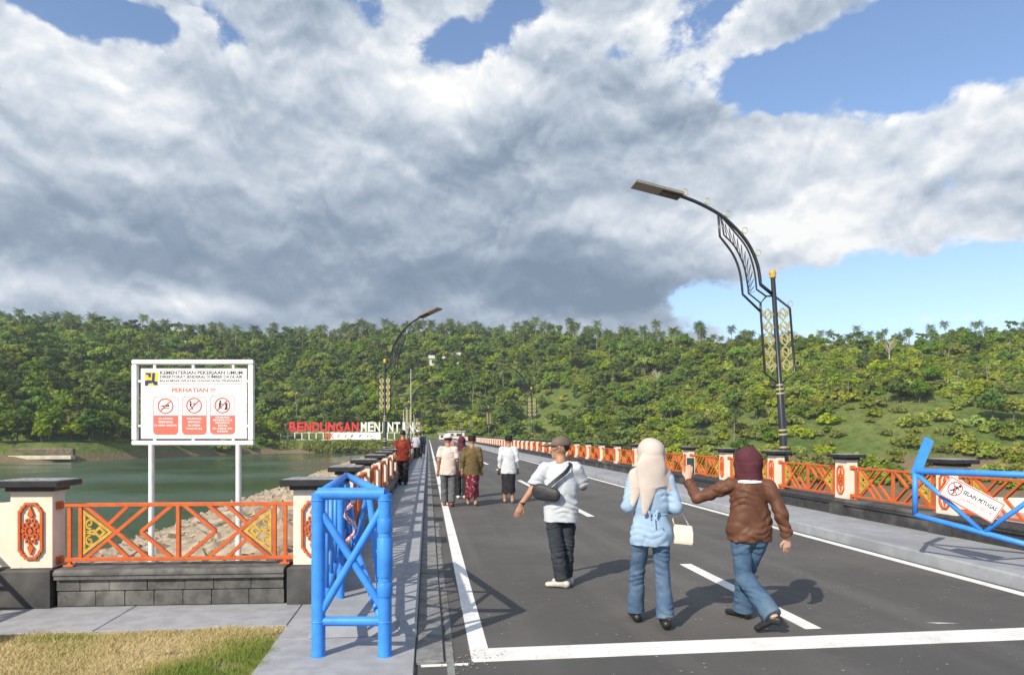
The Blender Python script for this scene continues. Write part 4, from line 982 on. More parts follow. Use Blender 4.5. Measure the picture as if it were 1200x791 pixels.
SL = ['mid green rounded shrub on the slope', 'yellow green low shrub on the slope', 'wide yellow green sprawling shrub on the slope', 'dark green dense shrub on the slope']
first = {}
for k in range(3):
    idx = np.where(kind == k)[0]; idx = idx[(uu[idx] > -15) & (uu[idx] < 1215)]; idx = idx[np.argsort(-size[idx])][:LIM[k]]; indiv[idx] = True
    for i in idx:
        v = int(var[i]); loc = (P[i, 0], P[i, 1], Z[i] - .15)
        if k == 2:
            o = link('shrub', SHRUB[v], None, loc); tag(o, SL[v], 'shrub', GROUPS[2]); first.setdefault((2, v), (None, o))
        else:
            tr, cr, h = (KINDS if k == 0 else PALMS)[v]
            o = empty(('broadleaf_tree', 'coconut_palm')[k], loc, 0, (TL, PL)[k][v], ('tree', 'palm')[k], GROUPS[k]); a = link('trunk', tr, o); b = link('crown', cr, o); first.setdefault((k, v), (a, b))
        o.rotation_euler.z = rot[i]; o.scale = (scl[i],) * 3
def instancer(name, idx, protos, label, cat):
    me = bpy.data.meshes.new(name); me.vertices.add(len(idx)); me.vertices.foreach_set('co', np.column_stack([P[idx], Z[idx] - .15]).astype(np.float32).ravel())
    for nm, arr, ty in (('scl', scl, 'FLOAT'), ('rotz', rot, 'FLOAT'), ('var', var, 'INT')):
        a = me.attributes.new(nm, ty, 'POINT'); a.data.foreach_set('value', arr[idx].astype(np.float32 if ty == 'FLOAT' else np.int32))
    o = link(name, me); tag(o, label, cat, kind='stuff')
    ng = bpy.data.node_groups.new(name, 'GeometryNodeTree'); ng.interface.new_socket('Geometry', in_out='INPUT', socket_type='NodeSocketGeometry'); ng.interface.new_socket('Geometry', in_out='OUTPUT', socket_type='NodeSocketGeometry')
    N = ng.nodes; L = ng.links; gi = N.new('NodeGroupInput'); go = N.new('NodeGroupOutput'); jo = N.new('GeometryNodeJoinGeometry')
    def attr(nm, ty): n = N.new('GeometryNodeInputNamedAttribute'); n.data_type = ty; n.inputs[0].default_value = nm; return n.outputs[0]
    sa, ra, va = attr('scl', 'FLOAT'), attr('rotz', 'FLOAT'), attr('var', 'INT')
    cb = N.new('ShaderNodeCombineXYZ'); L.new(ra, cb.inputs[2]); cs = N.new('ShaderNodeCombineXYZ')
    for k in range(3): L.new(sa, cs.inputs[k])
    for v, objs in protos.items():
        cmp = N.new('FunctionNodeCompare'); cmp.data_type = 'INT'; cmp.operation = 'EQUAL'
        ins = [s for s in cmp.inputs if s.enabled]; L.new(va, ins[0]); ins[1].default_value = v
        j = N.new('GeometryNodeJoinGeometry')
        for ob in objs:
            if ob is None: continue
            oi = N.new('GeometryNodeObjectInfo'); oi.transform_space = 'ORIGINAL'; oi.inputs['Object'].default_value = ob; L.new(oi.outputs['Geometry'], j.inputs[0])
        ip = N.new('GeometryNodeInstanceOnPoints'); L.new(gi.outputs[0], ip.inputs['Points']); L.new(cmp.outputs[0], ip.inputs['Selection']); L.new(j.outputs[0], ip.inputs['Instance'])
        e2r = N.new('FunctionNodeEulerToRotation'); L.new(cb.outputs[0], e2r.inputs[0]); L.new(e2r.outputs[0], ip.inputs['Rotation']); L.new(cs.outputs[0], ip.inputs['Scale']); L.new(ip.outputs[0], jo.inputs[0])
    L.new(jo.outputs[0], go.inputs[0]); md = o.modifiers.new('scatter', 'NODES'); md.node_group = ng; return o
for k, (nm, lb, ct) in enumerate((('forest', 'dense mixed green forest covering the hills behind the dam', 'forest'), ('palm_grove', 'coconut palm grove along the hilltop ridge', 'palm grove'), ('undergrowth', 'green scrub and undergrowth covering the slopes', 'undergrowth'))):
    idx = np.where((kind == k) & ~indiv)[0]; instancer(nm, idx, {v: ob for (kk, v), ob in first.items() if kk == k}, lb, ct)
# hedge on the far bank below the lettering, grasses on the bank
def leafbox(name, m, n, fx, size, seed):
    g = np.random.default_rng(seed); C = np.array([fx(*g.random(3)) for _ in range(n)]); N = g.normal(size=(n, 3)) + np.array([0, -.6, .5]); N /= np.linalg.norm(N, axis=1)[:, None]
    V, Q = cards(C, N, g.uniform(.6, 1.2, n) * size, g); return np_mesh(name, V, Q, m)
def hfx(a, b, c):
    u = 300 + a * 190; p = at(u, 229 + b * 7 - 1.5 * math.sin(a * 17)); zt = np.interp(b, [0, .5, 1], [-3.4, -.9, -.6]) + .4 * math.sin(a * 63) * math.sin(a * 29)
    return (p.x, p.y, zt - (c ** 2) * 1.6 + .25)
tag(link('hedge', leafbox('hedge', M_leafC, 7000, hfx, .42, 3)), 'long yellow green hedge on the far bank beneath the big lettering', 'hedge')
def dead_tree(u, d, h):
    p = at(u, d); r = empty('bare_tree', (p.x, p.y, gz(p.x, p.y)), 0, 'pale leafless tree standing out on the wooded slope', 'tree', 'bare trees'); t = MB(); gg = random.Random(u)
    t.tube([(0, 0, -1), (.1, 0, h * .4), (.3, .1, h * .75)], .22, 6, r2=.12)
    b = MB()
    for k in range(26):
        a = gg.uniform(0, 6.28); z = h * gg.uniform(.35, .75); rr = h * gg.uniform(.16, .36); e = (math.cos(a) * rr, math.sin(a) * rr * .6, z + h * gg.uniform(.15, .4)); b.tube([(.15, 0, z), (e[0] * .5, e[1] * .5, z + (e[2] - z) * .6), e], .10, 4, r2=.03)
    m = mat('bare_wood', (.46, .43, .37), (.36, .33, .28), 2, .9); t.build('trunk', m, r); b.build('branches', m, r)
dead_tree(358, 268, 11); dead_tree(1042, 215, 9); dead_tree(770, 260, 8)

# ---------------------------------------------------------------- people: signed-distance bodies meshed as one surface
import openvdb
class Blob:
    def __init__(s, lo, hi, vox):
        s.lo = np.array(lo, np.float32); s.v = vox; n = np.ceil((np.array(hi) - lo) / vox).astype(int) + 1
        s.n = n; s.f = np.full(n, .2, np.float32); s.ax = [s.lo[i] + vox * np.arange(n[i], dtype=np.float32) for i in range(3)]
    def sub(s, lo, hi):
        a = np.clip(np.floor((np.array(lo) - s.lo) / s.v).astype(int), 0, s.n - 1); b = np.clip(np.ceil((np.array(hi) - s.lo) / s.v).astype(int) + 1, 1, s.n)
        sl = tuple(slice(a[i], max(b[i], a[i] + 1)) for i in range(3)); X, Y, Z = np.meshgrid(*[s.ax[i][sl[i]] for i in range(3)], indexing='ij', sparse=True); return sl, X, Y, Z
    def union(s, sl, d, k):
        f = s.f[sl]
        if k > 0: h = np.clip(.5 + .5 * (f - d) / k, 0, 1); s.f[sl] = f + (d - f) * h - k * h * (1 - h)
        else: s.f[sl] = np.minimum(f, d)
    def carve(s, sl, d, k=.01): h = np.clip(.5 - .5 * (s.f[sl] + d) / k, 0, 1); f = s.f[sl]; s.f[sl] = f + (-d - f) * h + k * h * (1 - h)
    def dcone(s, a, b, ra, rb, flat=None, cut=None, pad=.06):
        a = np.array(a, float); b = np.array(b, float); r = max(ra, rb) + pad
        sl, X, Y, Z = s.sub(np.minimum(a, b) - r, np.maximum(a, b) + r)
        if flat:
            n = np.array(flat[0], float); n /= np.linalg.norm(n); c = 1 / flat[1] - 1; m = (a + b) / 2
            dn = (X - m[0]) * n[0] + (Y - m[1]) * n[1] + (Z - m[2]) * n[2]; X, Y, Z = X + n[0] * c * dn, Y + n[1] * c * dn, Z + n[2] * c * dn
            a = a + n * c * np.dot(a - m, n); b = b + n * c * np.dot(b - m, n)
        ab = b - a; L = max(ab @ ab, 1e-9); t0 = ((X - a[0]) * ab[0] + (Y - a[1]) * ab[1] + (Z - a[2]) * ab[2]) / L; t = np.clip(t0, 0, 1)
        d = np.sqrt((X - a[0] - t * ab[0]) ** 2 + (Y - a[1] - t * ab[1]) ** 2 + (Z - a[2] - t * ab[2]) ** 2) - (ra + (rb - ra) * t)
        if cut: d = np.maximum(d, (t0 - 1) * math.sqrt(L))
        return sl, d
    def cone(s, a, b, ra, rb, k=.02, **kw): s.union(*s.dcone(a, b, ra, rb, **kw), k); return s
    def ell(s, c, r, k=.02, carve=False):
        c = np.array(c, float); r = np.array(r, float); sl, X, Y, Z = s.sub(c - r - .06, c + r + .06)
        q = np.sqrt(((X - c[0]) / r[0]) ** 2 + ((Y - c[1]) / r[1]) ** 2 + ((Z - c[2]) / r[2]) ** 2); d = (q - 1) * r.min()
        (s.carve(sl, d, k) if carve else s.union(sl, d, k)); return s
    def loft(s, secs, k=.02):
        """secs: (z, cx, cy, rx, ry) bottom to top"""
        A = np.array(secs, float); m = A[:, 3:].max() + .08
        sl, X, Y, Z = s.sub((A[:, 1].min() - m, A[:, 2].min() - m, A[0, 0] - .06), (A[:, 1].max() + m, A[:, 2].max() + m, A[-1, 0] + .06))
        i = lambda j: np.interp(Z, A[:, 0], A[:, j]); rx, ry = i(3), i(4)
        d = (np.sqrt(((X - i(1)) / rx) ** 2 + ((Y - i(2)) / ry) ** 2) - 1) * np.minimum(rx, ry); d = np.maximum(d, np.maximum(A[0, 0] - Z, Z - A[-1, 0])); s.union(sl, d, k); return s
    def folds(s, amp, fz=30., fx=18., seed=0, zr=None):
        g = np.random.default_rng(seed); X, Y, Z = np.meshgrid(*s.ax, indexing='ij', sparse=True); p = g.uniform(0, 6.28, 6)
        a1 = Z * fz + X * fx * .6 + 1.9 * np.sin(X * fx + p[0]) + 1.5 * np.sin(Y * fx * .8 + p[1]); a2 = Z * fz * .55 - X * fx * 1.1 + Y * fx * .5 + p[2] + 1.8 * np.sin(Z * fz * .3 + p[3]); a3 = X * fx * 2.3 + Z * fz * 1.3 + Y * fx * 2 + p[4] + 1.4 * np.sin(Z * fz * .8 + p[5])
        w = (1.2 - 2 * np.abs(np.sin(a1 * .5))) * (.6 + .4 * np.sin(a2 * .7)) + .8 * np.sin(a2) + .45 * (1 - 2 * np.abs(np.sin(a3 * .5)))
        if zr: w = w * np.clip((zr[1] - Z) / .1, 0, 1) * np.clip((Z - zr[0]) / .1, 0, 1)
        s.f += (amp * w).astype(np.float32); return s
    def creases(s, amp, fz, fx, seed=0):
        g = np.random.default_rng(seed + 99); X, Y, Z = np.meshgrid(*s.ax, indexing='ij', sparse=True); p = g.uniform(0, 6.28, 6)
        a = Z * fz + 2.6 * np.sin(X * fx + p[0]) + 2.2 * np.sin(Y * fx * .9 + p[1]) + 1.5 * np.sin(Z * fz * .23 + p[2]); gate = np.clip(.35 + .9 * np.sin(Z * 13 + p[3] + 2 * np.sin(X * 9 + p[4])), 0, 1)
        s.f += (amp * gate * (1 - 2 * np.abs(np.sin(a * .5)))).astype(np.float32); return s
    def build(s, name, m, parent):
        f = s.f.copy()
        for ax in range(3):
            for e in (0, -1): sl = [slice(None)] * 3; sl[ax] = e; f[tuple(sl)] = np.maximum(f[tuple(sl)], .01)
        g = openvdb.FloatGrid(); g.background = .2; g.copyFromArray(f); p, q = g.convertToQuads(0.0)[:2]
        V = np.asarray(p, np.float32) * s.v + s.lo; me = np_mesh(name, V, np.asarray(q, np.int32)[:, ::-1], m, True); return link(name, me, parent)

def cloth(name, c1, c2=None, sc_=9, bump=.35, rough=.85, c3=None, fac=(.35, .65), weave=260):
    return mat(name, c1, c2, sc_, rough, bump * 1.6, 34 if weave == 260 else weave, spec=.2, c3=c3, fac=fac, dist=.007)
M_skin = mat('skin', (.42, .23, .145), (.36, .19, .115), 14, .55, .05, 90, dist=.001); M_skinl = mat('skin_light', (.60, .36, .26), (.53, .31, .22), 14, .55)
M_hair = mat('black_hair', (.012, .010, .010), (.02, .016, .014), 60, .5, .5, 200, dist=.003)
LO, HI = np.array([-.72, -.62, -.03]), np.array([.62, .62, 1.78])
def lerp(a, b, t): return tuple(np.array(a) + (np.array(b) - np.array(a)) * t)
BASE = dict(head=(0, .025, 1.485), neck=(0, -.005, 1.33), sL=(-.158, 0, 1.265), sR=(.158, 0, 1.265), eL=(-.20, -.03, 1.02), eR=(.20, -.03, 1.02), wL=(-.215, .03, .80), wR=(.215, .03, .80), hdL=(-.02, .06, -.17), hdR=(.02, .06, -.17),
            pL=(-.085, 0, .80), pR=(.085, 0, .80), kL=(-.09, .03, .45), kR=(.09, .03, .45), aL=(-.09, 0, .075), aR=(.09, 0, .075), tL=(-.10, .15, .028), tR=(.10, .15, .028), face=(0, 1, 0))
def hand(B, w, d, s, curl=.35):
    w = np.array(w); d = np.array(d, float); d /= np.linalg.norm(d); up = np.array([0, 1, 0.]) if abs(d[1]) < .8 else np.array([0, 0, 1.]); side = np.cross(d, up); side /= np.linalg.norm(side); n = np.cross(side, d)
    B.cone(w - d * .02, w + d * .075, .026, .036, .012, flat=(n, .55))
    for i, (o, L) in enumerate(((-.028, .058), (-.0095, .068), (.0095, .064), (.027, .050))):
        b = w + d * .085 + side * o; m = b + d * L * .55 + n * curl * .012; e = m + d * L * .5 + n * curl * .03
        B.cone(b, m, .0098, .0092, .004); B.cone(m, e, .0090, .0078, .003)
    t0 = w + d * .03 + side * s * .028; t1 = t0 + side * s * .022 + d * .03 + n * .008; B.cone(t0, t1, .0125, .0110, .008); B.cone(t1, t1 + d * .03 + side * s * .004, .0108, .009, .004)
def body(J, root, m, vox, fine):
    B = Blob(LO, HI, vox); h = np.array(J['head']); f = np.array(J['face'], float); f /= np.linalg.norm(f); r = np.array([f[1], -f[0], 0]); up = np.array([0, 0, 1.])
    B.loft([(.76, 0, 0, .12, .085), (.86, 0, -.005, .13, .09), (.98, 0, 0, .118, .08), (1.12, 0, 0, .13, .09), (1.24, 0, 0, .13, .085), (1.30, 0, 0, .07, .06)], .03)
    B.cone(J['neck'], h - up * .05 - f * .01, .055, .05, .02)
    B.ell(h + up * .015 - f * .012, (.078, .092, .098), .02); B.cone(h - up * .055 + f * .035, h - up * .02 + f * .03, .045, .055, .03)
    B.cone(h - up * .09 + f * .06, h - up * .085 + f * .062, .022, .022, .02)                                   # chin
    B.cone(h + up * .005 + f * .082, h - up * .03 + f * .100, .009, .014, .012); B.cone(h + up * .03 + f * .078 - r * .03, h + up * .03 + f * .078 + r * .03, .012, .012, .015)   # nose, brow
    B.cone(h - up * .058 + f * .082 - r * .018, h - up * .058 + f * .082 + r * .018, .009, .009, .008)          # mouth
    for s in (-1, 1):
        B.cone(h + r * s * .078 - up * .025 - f * .012, h + r * s * .083 + up * .02 - f * .016, .012, .017, .008); B.ell(h + r * s * .03 + up * .012 + f * .09, (.012, .012, .009), .006, carve=True)
    for s, S in ((-1, 'L'), (1, 'R')):
        B.cone(J['s' + S], J['e' + S], .046, .037, .03); B.cone(J['e' + S], J['w' + S], .040, .026, .02); hand(B, J['w' + S], J['hd' + S], 1 if s < 0 else -1)
        B.cone(J['p' + S], J['k' + S], .068, .048, .03); B.cone(J['k' + S], lerp(J['k' + S], J['a' + S], .35), .050, .052, .02); B.cone(lerp(J['k' + S], J['a' + S], .35), J['a' + S], .052, .033, .02)
        a = np.array(J['a' + S]); t = np.array(J['t' + S]); d = (t - a) * [1, 1, 0]; d = d / (np.linalg.norm(d) + 1e-6)
        B.cone(a - up * .025 - d * .03, a, .034, .034, .02); B.cone(a - up * .02, t, .036, .026, .02, flat=((0, 0, 1), .8))
    return B.build('body', m, root)
def torso_top(J, root, m, name, vox, secs, sleeve, ru, rl, cuff=0, amp=.004, seed=1, extra=None):
    B = Blob(LO, HI, vox); B.loft(secs, .02)
    for S in 'LR':
        s_, e_, w_ = J['s' + S], J['e' + S], J['w' + S]; B.cone((np.sign(s_[0]) * .045, s_[1] * .3, 1.30), lerp(s_, (0, 0, s_[2]), .1), .042, ru * .9, .03)
        if sleeve <= 1: B.cone(s_, lerp(s_, e_, sleeve), ru, rl, .03, cut=True)
        else: B.cone(s_, e_, ru, (ru + rl) / 2, .03); B.cone(e_, lerp(e_, w_, sleeve - 1), (ru + rl) / 2, rl, .02, cut=True)
        if cuff: p = lerp(e_, w_, sleeve - 1); B.cone(lerp(e_, w_, sleeve - 1.12), p, cuff, cuff, .006, cut=True)
    if extra: extra(B)
    B.folds(amp * .75, 30, 19, seed); B.creases(amp * .75, 92, 22, seed); B.creases(amp * .5, 58, 34, seed + 7); return B.build(name, m, root)
def trousers(J, root, m, vox, waist, hipr, rt, rk, rh, hem=.05, amp=.004, seed=2, name='trousers'):
    B = Blob(LO, HI, vox); B.loft([(.72, 0, 0, hipr * .95, hipr * .64), (.79, 0, -.010, hipr, hipr * .70), (waist, 0, 0, hipr * .84, hipr * .56)], .015)
    for S in 'LR':
        p, k_, a = J['p' + S], J['k' + S], J['a' + S]; B.cone((p[0], p[1], p[2] - .03), k_, rt, rk, .02); B.cone(k_, lerp(k_, a, 1.0 - hem), rk, rh, .02, cut=True)
    B.folds(amp * .75, 44, 16, seed); B.creases(amp * .8, 125, 18, seed); B.creases(amp * .5, 80, 30, seed + 5); o = B.build(name, m, root)
    if vox < .01:   # back pockets and hems that follow the cloth
        full = B.f.copy(); X, Y, Z = np.meshgrid(*B.ax, indexing='ij', sparse=True)
        for s_ in (-1, 1):
            bx = np.maximum(np.maximum(np.abs(X - s_ * .078) - .052, np.abs(Z - .70 - .25 * np.abs(X - s_ * .078)) - .062), Y + .02); B.f = np.maximum(full - .005, bx).astype(np.float32); B.build('pocket', m, o)
        B.f = full
    return o
def shoes(J, root, m, vox=.007, heel=.03, name='shoe'):
    for S in 'LR':
        a = np.array(J['a' + S]); t = np.array(J['t' + S]); d = t - a; d[2] = 0; d /= np.linalg.norm(d); lo = np.minimum(a, t) - .14; hi = np.maximum(a, t) + .12
        B = Blob(lo, hi, vox); up = np.array([0, 0, 1.]); B.cone(a - up * .035 - d * .045, a - up * .02 + d * .02, .042, .042, .02); B.cone(a - up * .03, t + d * .015, .045, .034, .02, flat=((0, 0, 1), .8)); B.ell(a + up * .045, (.033, .033, .04), .01, carve=True); B.build(name, m, root)
def figure(name, u, v, H, label, z=0.0, yaw=0, group=None, d=None):
    p = pt(u, v, z) if d is None else at(u, d, z); r = empty(name, p, -YAW + yaw, label, 'person', group); s = H / 1.6; r.scale = (s, s, s); return r
def pose(**kw): J = dict(BASE); J.update(kw); return J
# world position of a local point of a figure (camera-aligned local frame)
# --- woman in pale blue shirt and beige hijab
J = pose(eL=(-.205, -.03, 1.03), wL=(-.14, .19, 1.02), hdL=(.12, .1, .02), eR=(.205, -.03, 1.02), wR=(.17, .20, .98), hdR=(-.08, .14, .0), aL=(-.10, .16, .075), tL=(-.11, .30, .03), kL=(-.10, .12, .44), aR=(.105, -.09, .085), tR=(.115, .05, .028), kR=(.095, .0, .45), sL=(-.148, 0, 1.255), sR=(.148, 0, 1.255))
wA = figure('person', 763, 733, 1.575, 'woman in pale blue tied blouse, flared jeans and long beige hijab walking away')
body(J, wA, M_skinl, .0065, True)
M_chambray = cloth('pale_blue_cotton', (.34, .47, .62), (.29, .41, .56), 6); M_denim = cloth('denim', (.060, .108, .185), (.105, .165, .245), 7, .5, c3=(.21, .285, .36)); M_beige = cloth('beige_jersey', (.56, .49, .44), (.49, .43, .385), 5, .2)
torso_top(J, wA, M_chambray, 'blouse', .0065, [(.70, .0, 0, .176, .130), (.80, 0, -.01, .174, .134), (.90, 0, 0, .158, .118), (.965, 0, 0, .142, .102), (1.03, 0, 0, .16, .115), (1.15, 0, 0, .162, .118), (1.23, 0, 0, .15, .105), (1.31, 0, 0, .07, .07)], 1.55, .056, .050, amp=.0042, seed=4)
b_ = Blob((-.3, -.25, .85), (.3, .25, 1.05), .006); b_.loft([(.955, 0, 0, .148, .108), (.975, 0, 0, .148, .108)], 0)
for e in ((-.045, .985), (.03, .99)): b_.cone((0, -.116, .965), (e[0], -.128, e[1] + .01), .007, .011, .004); b_.cone((e[0], -.128, e[1] + .01), (e[0] * .6, -.126, .93), .010, .006, .004)
for e in ((-.015, .80), (.045, .70)): b_.cone((.0, -.12, .96), (e[0] + .02, -.152, max(e[1], .862)), .008, .006, .004)
b_.build('tie_belt', M_chambray, wA)
trousers(J, wA, M_denim, .0065, .86, .146, .079, .062, .074, hem=.02, amp=.0042, seed=5, name='jeans')
shoes(J, wA, mat('black_leather', (.02, .02, .022), None, 20, .4))
B = Blob((-.4, -.35, .85), (.4, .3, 1.72), .0075); B.ell((0, .0, 1.495), (.118, .128, .122), .02); B.loft([(1.20, -.01, -.01, .168, .118), (1.27, 0, -.005, .158, .115), (1.35, 0, 0, .130, .112), (1.44, 0, .0, .112, .118)], .035)
B.cone((-.02, -.085, 1.36), (-.085, -.140, .985), .125, .02, .03, flat=((0, 1, 0), .36)); B.cone((-.12, -.04, 1.28), (-.185, -.06, 1.06), .085, .045, .03, flat=((.6, 1, 0), .5)); B.cone((.10, -.03, 1.27), (.15, -.05, 1.18), .09, .04, .03, flat=((-.4, 1, 0), .5))
B.ell((0, .145, 1.475), (.066, .075, .085), .012, carve=True); B.folds(.0026, 8, 20, 6); B.build('hijab', M_beige, wA)
# handbag on her forearm
hb0 = wA.location + Vector((CY, -SY, 0)) * .262 + Vector((SY, CY, 0)) * .02
hb = empty('handbag', (hb0.x, hb0.y, .695), -YAW, 'small cream handbag hanging from the arm of the woman in pale blue', 'bag')
M_creamb = mat('cream_leather', (.76, .69, .56), (.70, .63, .50), 12, .5, .1)
q = MB(); vs = []
for z, wx, wy in ((0, .088, .040), (.02, .094, .045), (.09, .088, .040), (.145, .075, .022), (.155, .07, .015)):
    vs += [(sx * wx * c, sy * wy * c2, z) for sx, sy, c, c2 in ((-1, -1, .9, 1), (1, -1, .9, 1), (1, -1, 1, .7), (1, 1, 1, .7), (1, 1, .9, 1), (-1, 1, .9, 1), (-1, 1, 1, .7), (-1, -1, 1, .7))]
q.add(vs, [(i * 8 + k, i * 8 + (k + 1) % 8, i * 8 + 8 + (k + 1) % 8, i * 8 + 8 + k) for i in range(4) for k in range(8)] + [tuple(range(8))[::-1], tuple(range(32, 40))]); hbb = q.build('bag_body', M_creamb, hb); hbb.rotation_euler = (0, R(6), 0)
MB().tube([(-.06, 0, .15), (-.075, .01, .22), (-.062, .03, .31), (-.045, .05, .315), (.01, .02, .25), (.065, 0, .15)], .006, 6).build('strap', M_creamb, hb, smooth=True)
MB().box((.078, 0, .13), (.012, .02, .02), bev=.003).build('buckle', M_brass, hb)

# --- woman in brown leather jacket photographing with a phone
J = pose(head=(0, .05, 1.475), face=(-.35, 1, 0), sL=(-.165, .03, 1.25), sR=(.165, -.02, 1.25), eL=(-.43, .13, 1.125), wL=(-.475, .30, 1.275), hdL=(.03, .05, .17), eR=(.255, -.10, 1.0), wR=(.315, -.07, .79), hdR=(.02, .05, -.17),
         pL=(-.08, 0, .79), pR=(.085, 0, .79), kL=(-.055, -.02, .43), aL=(.085, -.33, .165), tL=(-.005, -.275, .04), kR=(.01, .13, .43), aR=(.01, .20, .078), tR=(-.075, .32, .03))
wB = figure('person', 878, 731, 1.515, 'woman in brown leather jacket and maroon headscarf holding up a phone while walking')
body(J, wB, M_skinl, .0065, True)
M_leather = mat('brown_leather', (.135, .058, .033), (.10, .040, .022), 5, .56, .6, 60, spec=.32, c3=(.18, .085, .052), dist=.004)
torso_top(J, wB, M_leather, 'jacket', .0065, [(.755, .0, 0, .19, .135), (.78, 0, 0, .194, .140), (.84, 0, 0, .205, .148), (1.0, 0, 0, .180, .128), (1.13, 0, 0, .168, .118), (1.22, 0, 0, .15, .105), (1.315, 0, .0, .08, .08)], 1.88, .062, .047, cuff=.044, amp=.0062, seed=14)
trousers(J, wB, cloth('faded_denim', (.046, .092, .165), (.08, .138, .215), 5, .5, c3=(.19, .24, .27)), .0065, .86, .150, .086, .076, .088, hem=-.02, amp=.0048, seed=15, name='jeans')
shoes(J, wB, _M['black_leather'])
B = Blob((-.4, -.35, 1.1), (.4, .35, 1.75), .0075); B.ell((0, .025, 1.475), (.120, .138, .124), .02); B.loft([(1.295, 0, .01, .112, .105), (1.36, 0, .015, .116, .112), (1.44, 0, .02, .115, .125)], .03); B.ell((-.04, .165, 1.47), (.066, .085, .08), .012, carve=True); B.folds(.004, 34, 22, 16); B.build('headscarf', cloth('maroon_jersey', (.095, .030, .040), (.075, .022, .03), 6, .2), wB)
B = Blob((-.2, -.2, 1.25), (.2, .2, 1.36), .006); B.loft([(1.275, 0, .0, .118, .108), (1.305, 0, .005, .108, .102)], 0); B.build('white_collar', M_board, wB)
s_ = 1.515 / 1.6; lw = lambda p: wB.location + (Vector((CY, -SY, 0)) * p[0] + Vector((SY, CY, 0)) * p[1] + Vector((0, 0, p[2]))) * s_
ph = empty('phone', lw((-.435, .365, 1.41)), -YAW - .25, 'dark smartphone in pale case held up by the woman in brown jacket', 'phone')
MB().box((0, 0, 0), (.076, .009, .158), bev=.003).build('case', mat('pale_case', (.62, .58, .52), None, 8, .4), ph); MB().box((0, -.0052, 0), (.066, .002, .146)).build('screen', mat('dark_screen', (.02, .035, .03), None, 4, .12, spec=.7), ph)
ph.rotation_euler = (R(-8), 0, -YAW - .2)

# --- man in white T-shirt with cross-body bag
J = pose(head=(-.01, .03, 1.475), face=(-1, .25, -.03), neck=(.0, .0, 1.33), sL=(-.17, .03, 1.255), sR=(.17, -.02, 1.255), eL=(-.305, -.04, 1.04), wL=(-.42, -.06, .885), hdL=(-.06, .0, -.16), eR=(.25, .09, 1.06), wR=(.15, .22, 1.25), hdR=(-.03, -.04, .16),
         pL=(-.08, -.01, .80), pR=(.08, .01, .80), kL=(-.045, -.03, .44), aL=(.01, -.075, .078), tL=(-.12, -.03, .03), kR=(.07, .06, .44), aR=(.065, .07, .078), tR=(-.04, .14, .03))
mC = figure('person', 657, 687, 1.595, 'man in white T-shirt, dark jeans and brown cap with a black cross-body bag')
body(J, mC, M_skin, .0065, True)
M_tee = cloth('white_cotton', (.55, .58, .61), (.48, .51, .55), 5, .25)
torso_top(J, mC, M_tee, 'tshirt', .0065, [(.70, .0, 0, .182, .138), (.80, 0, 0, .18, .138), (.95, 0, 0, .178, .135), (1.1, 0, 0, .18, .13), (1.22, 0, 0, .158, .112), (1.31, 0, .0, .075, .075)], .86, .068, .076, amp=.006, seed=24)
trousers(J, mC, cloth('dark_denim', (.030, .036, .046), (.045, .053, .064), 6, .5, c3=(.075, .085, .098)), .0065, .84, .150, .088, .076, .072, hem=.03, amp=.0052, seed=25, name='jeans')
shoes(J, mC, mat('pale_canvas', (.55, .54, .50), None, 20, .8))
B = Blob((-.3, -.2, 1.3), (.25, .25, 1.7), .006); B.ell((.005, .022, 1.515), (.108, .098, .092), .015); B.carve(*(lambda r: (r[0], (r[3] - 1.505) + 0 * r[1] + 0 * r[2]))(B.sub(B.lo, B.lo + B.v * B.n)), .004); B.cone((-.085, .05, 1.512), (-.175, .07, 1.498), .062, .045, .006, flat=((.12, 0, 1), .16)); B.cone((.005, .022, 1.607), (.005, .022, 1.612), .009, .009, .004)
B.build('cap', cloth('brown_cap', (.16, .125, .105), (.12, .095, .08), 8), mC)
B = Blob((-.16, -.12, 1.3), (.2, .2, 1.6), .006); B.ell((.012, .02, 1.495), (.090, .080, .070), .01); B.ell((-.10, .03, 1.44), (.12, .12, .10), .012, carve=True); B.build('hair', M_hair, mC)
MB().tube([(-.10, -.035, 1.49), (-.095, -.06, 1.49), (-.03, -.078, 1.488)], .005, 5).build('glasses', M_ink, mC)
MB().lathe([(.030, -.012), (.032, 0), (.030, .012)], 12, (-.41, -.058, .895)).build('wristwatch', M_ink, mC)
s_ = 1.595 / 1.6
cbg = empty('crossbody_bag', mC.location, -YAW, 'black cross-body bag with strap on the back of the man in white T-shirt', 'bag'); cbg.scale = (s_,) * 3
B = Blob((-.4, -.4, .85), (.1, .1, 1.2), .007); B.cone((-.235, -.115, 1.025), (-.085, -.185, .995), .085, .075, .02, flat=((.45, 1, 0), .42)); B.folds(.003, 40, 20, 3); B.build('bag_body', mat('black_nylon', (.022, .022, .025), (.035, .035, .038), 20, .55, .3, 150, dist=.002), cbg)
st = MB(); path = [(-.16, -.165, 1.06), (-.07, -.178, 1.14), (.03, -.158, 1.22), (.08, -.128, 1.28), (.10, -.05, 1.318), (.105, .03, 1.318), (.09, .12, 1.26), (0, .17, 1.18), (-.12, .17, 1.08), (-.215, .09, 1.03), (-.24, -.06, 1.03)]
rb = []
for i, p_ in enumerate(bez(path, 4)):
    rb.append(p_)
vs = []; 
for i, p_ in enumerate(rb):
    t_ = Vector(rb[min(i + 1, len(rb) - 1)]) - Vector(rb[max(i - 1, 0)]); out = Vector((p_[0], p_[1], .25 if p_[2] > 1.3 else 0)); wv = t_.cross(out).normalized() * .021; o_ = out.normalized() * .006
    vs += [Vector(p_) - wv, Vector(p_) + wv, Vector(p_) + wv + o_, Vector(p_) - wv + o_]
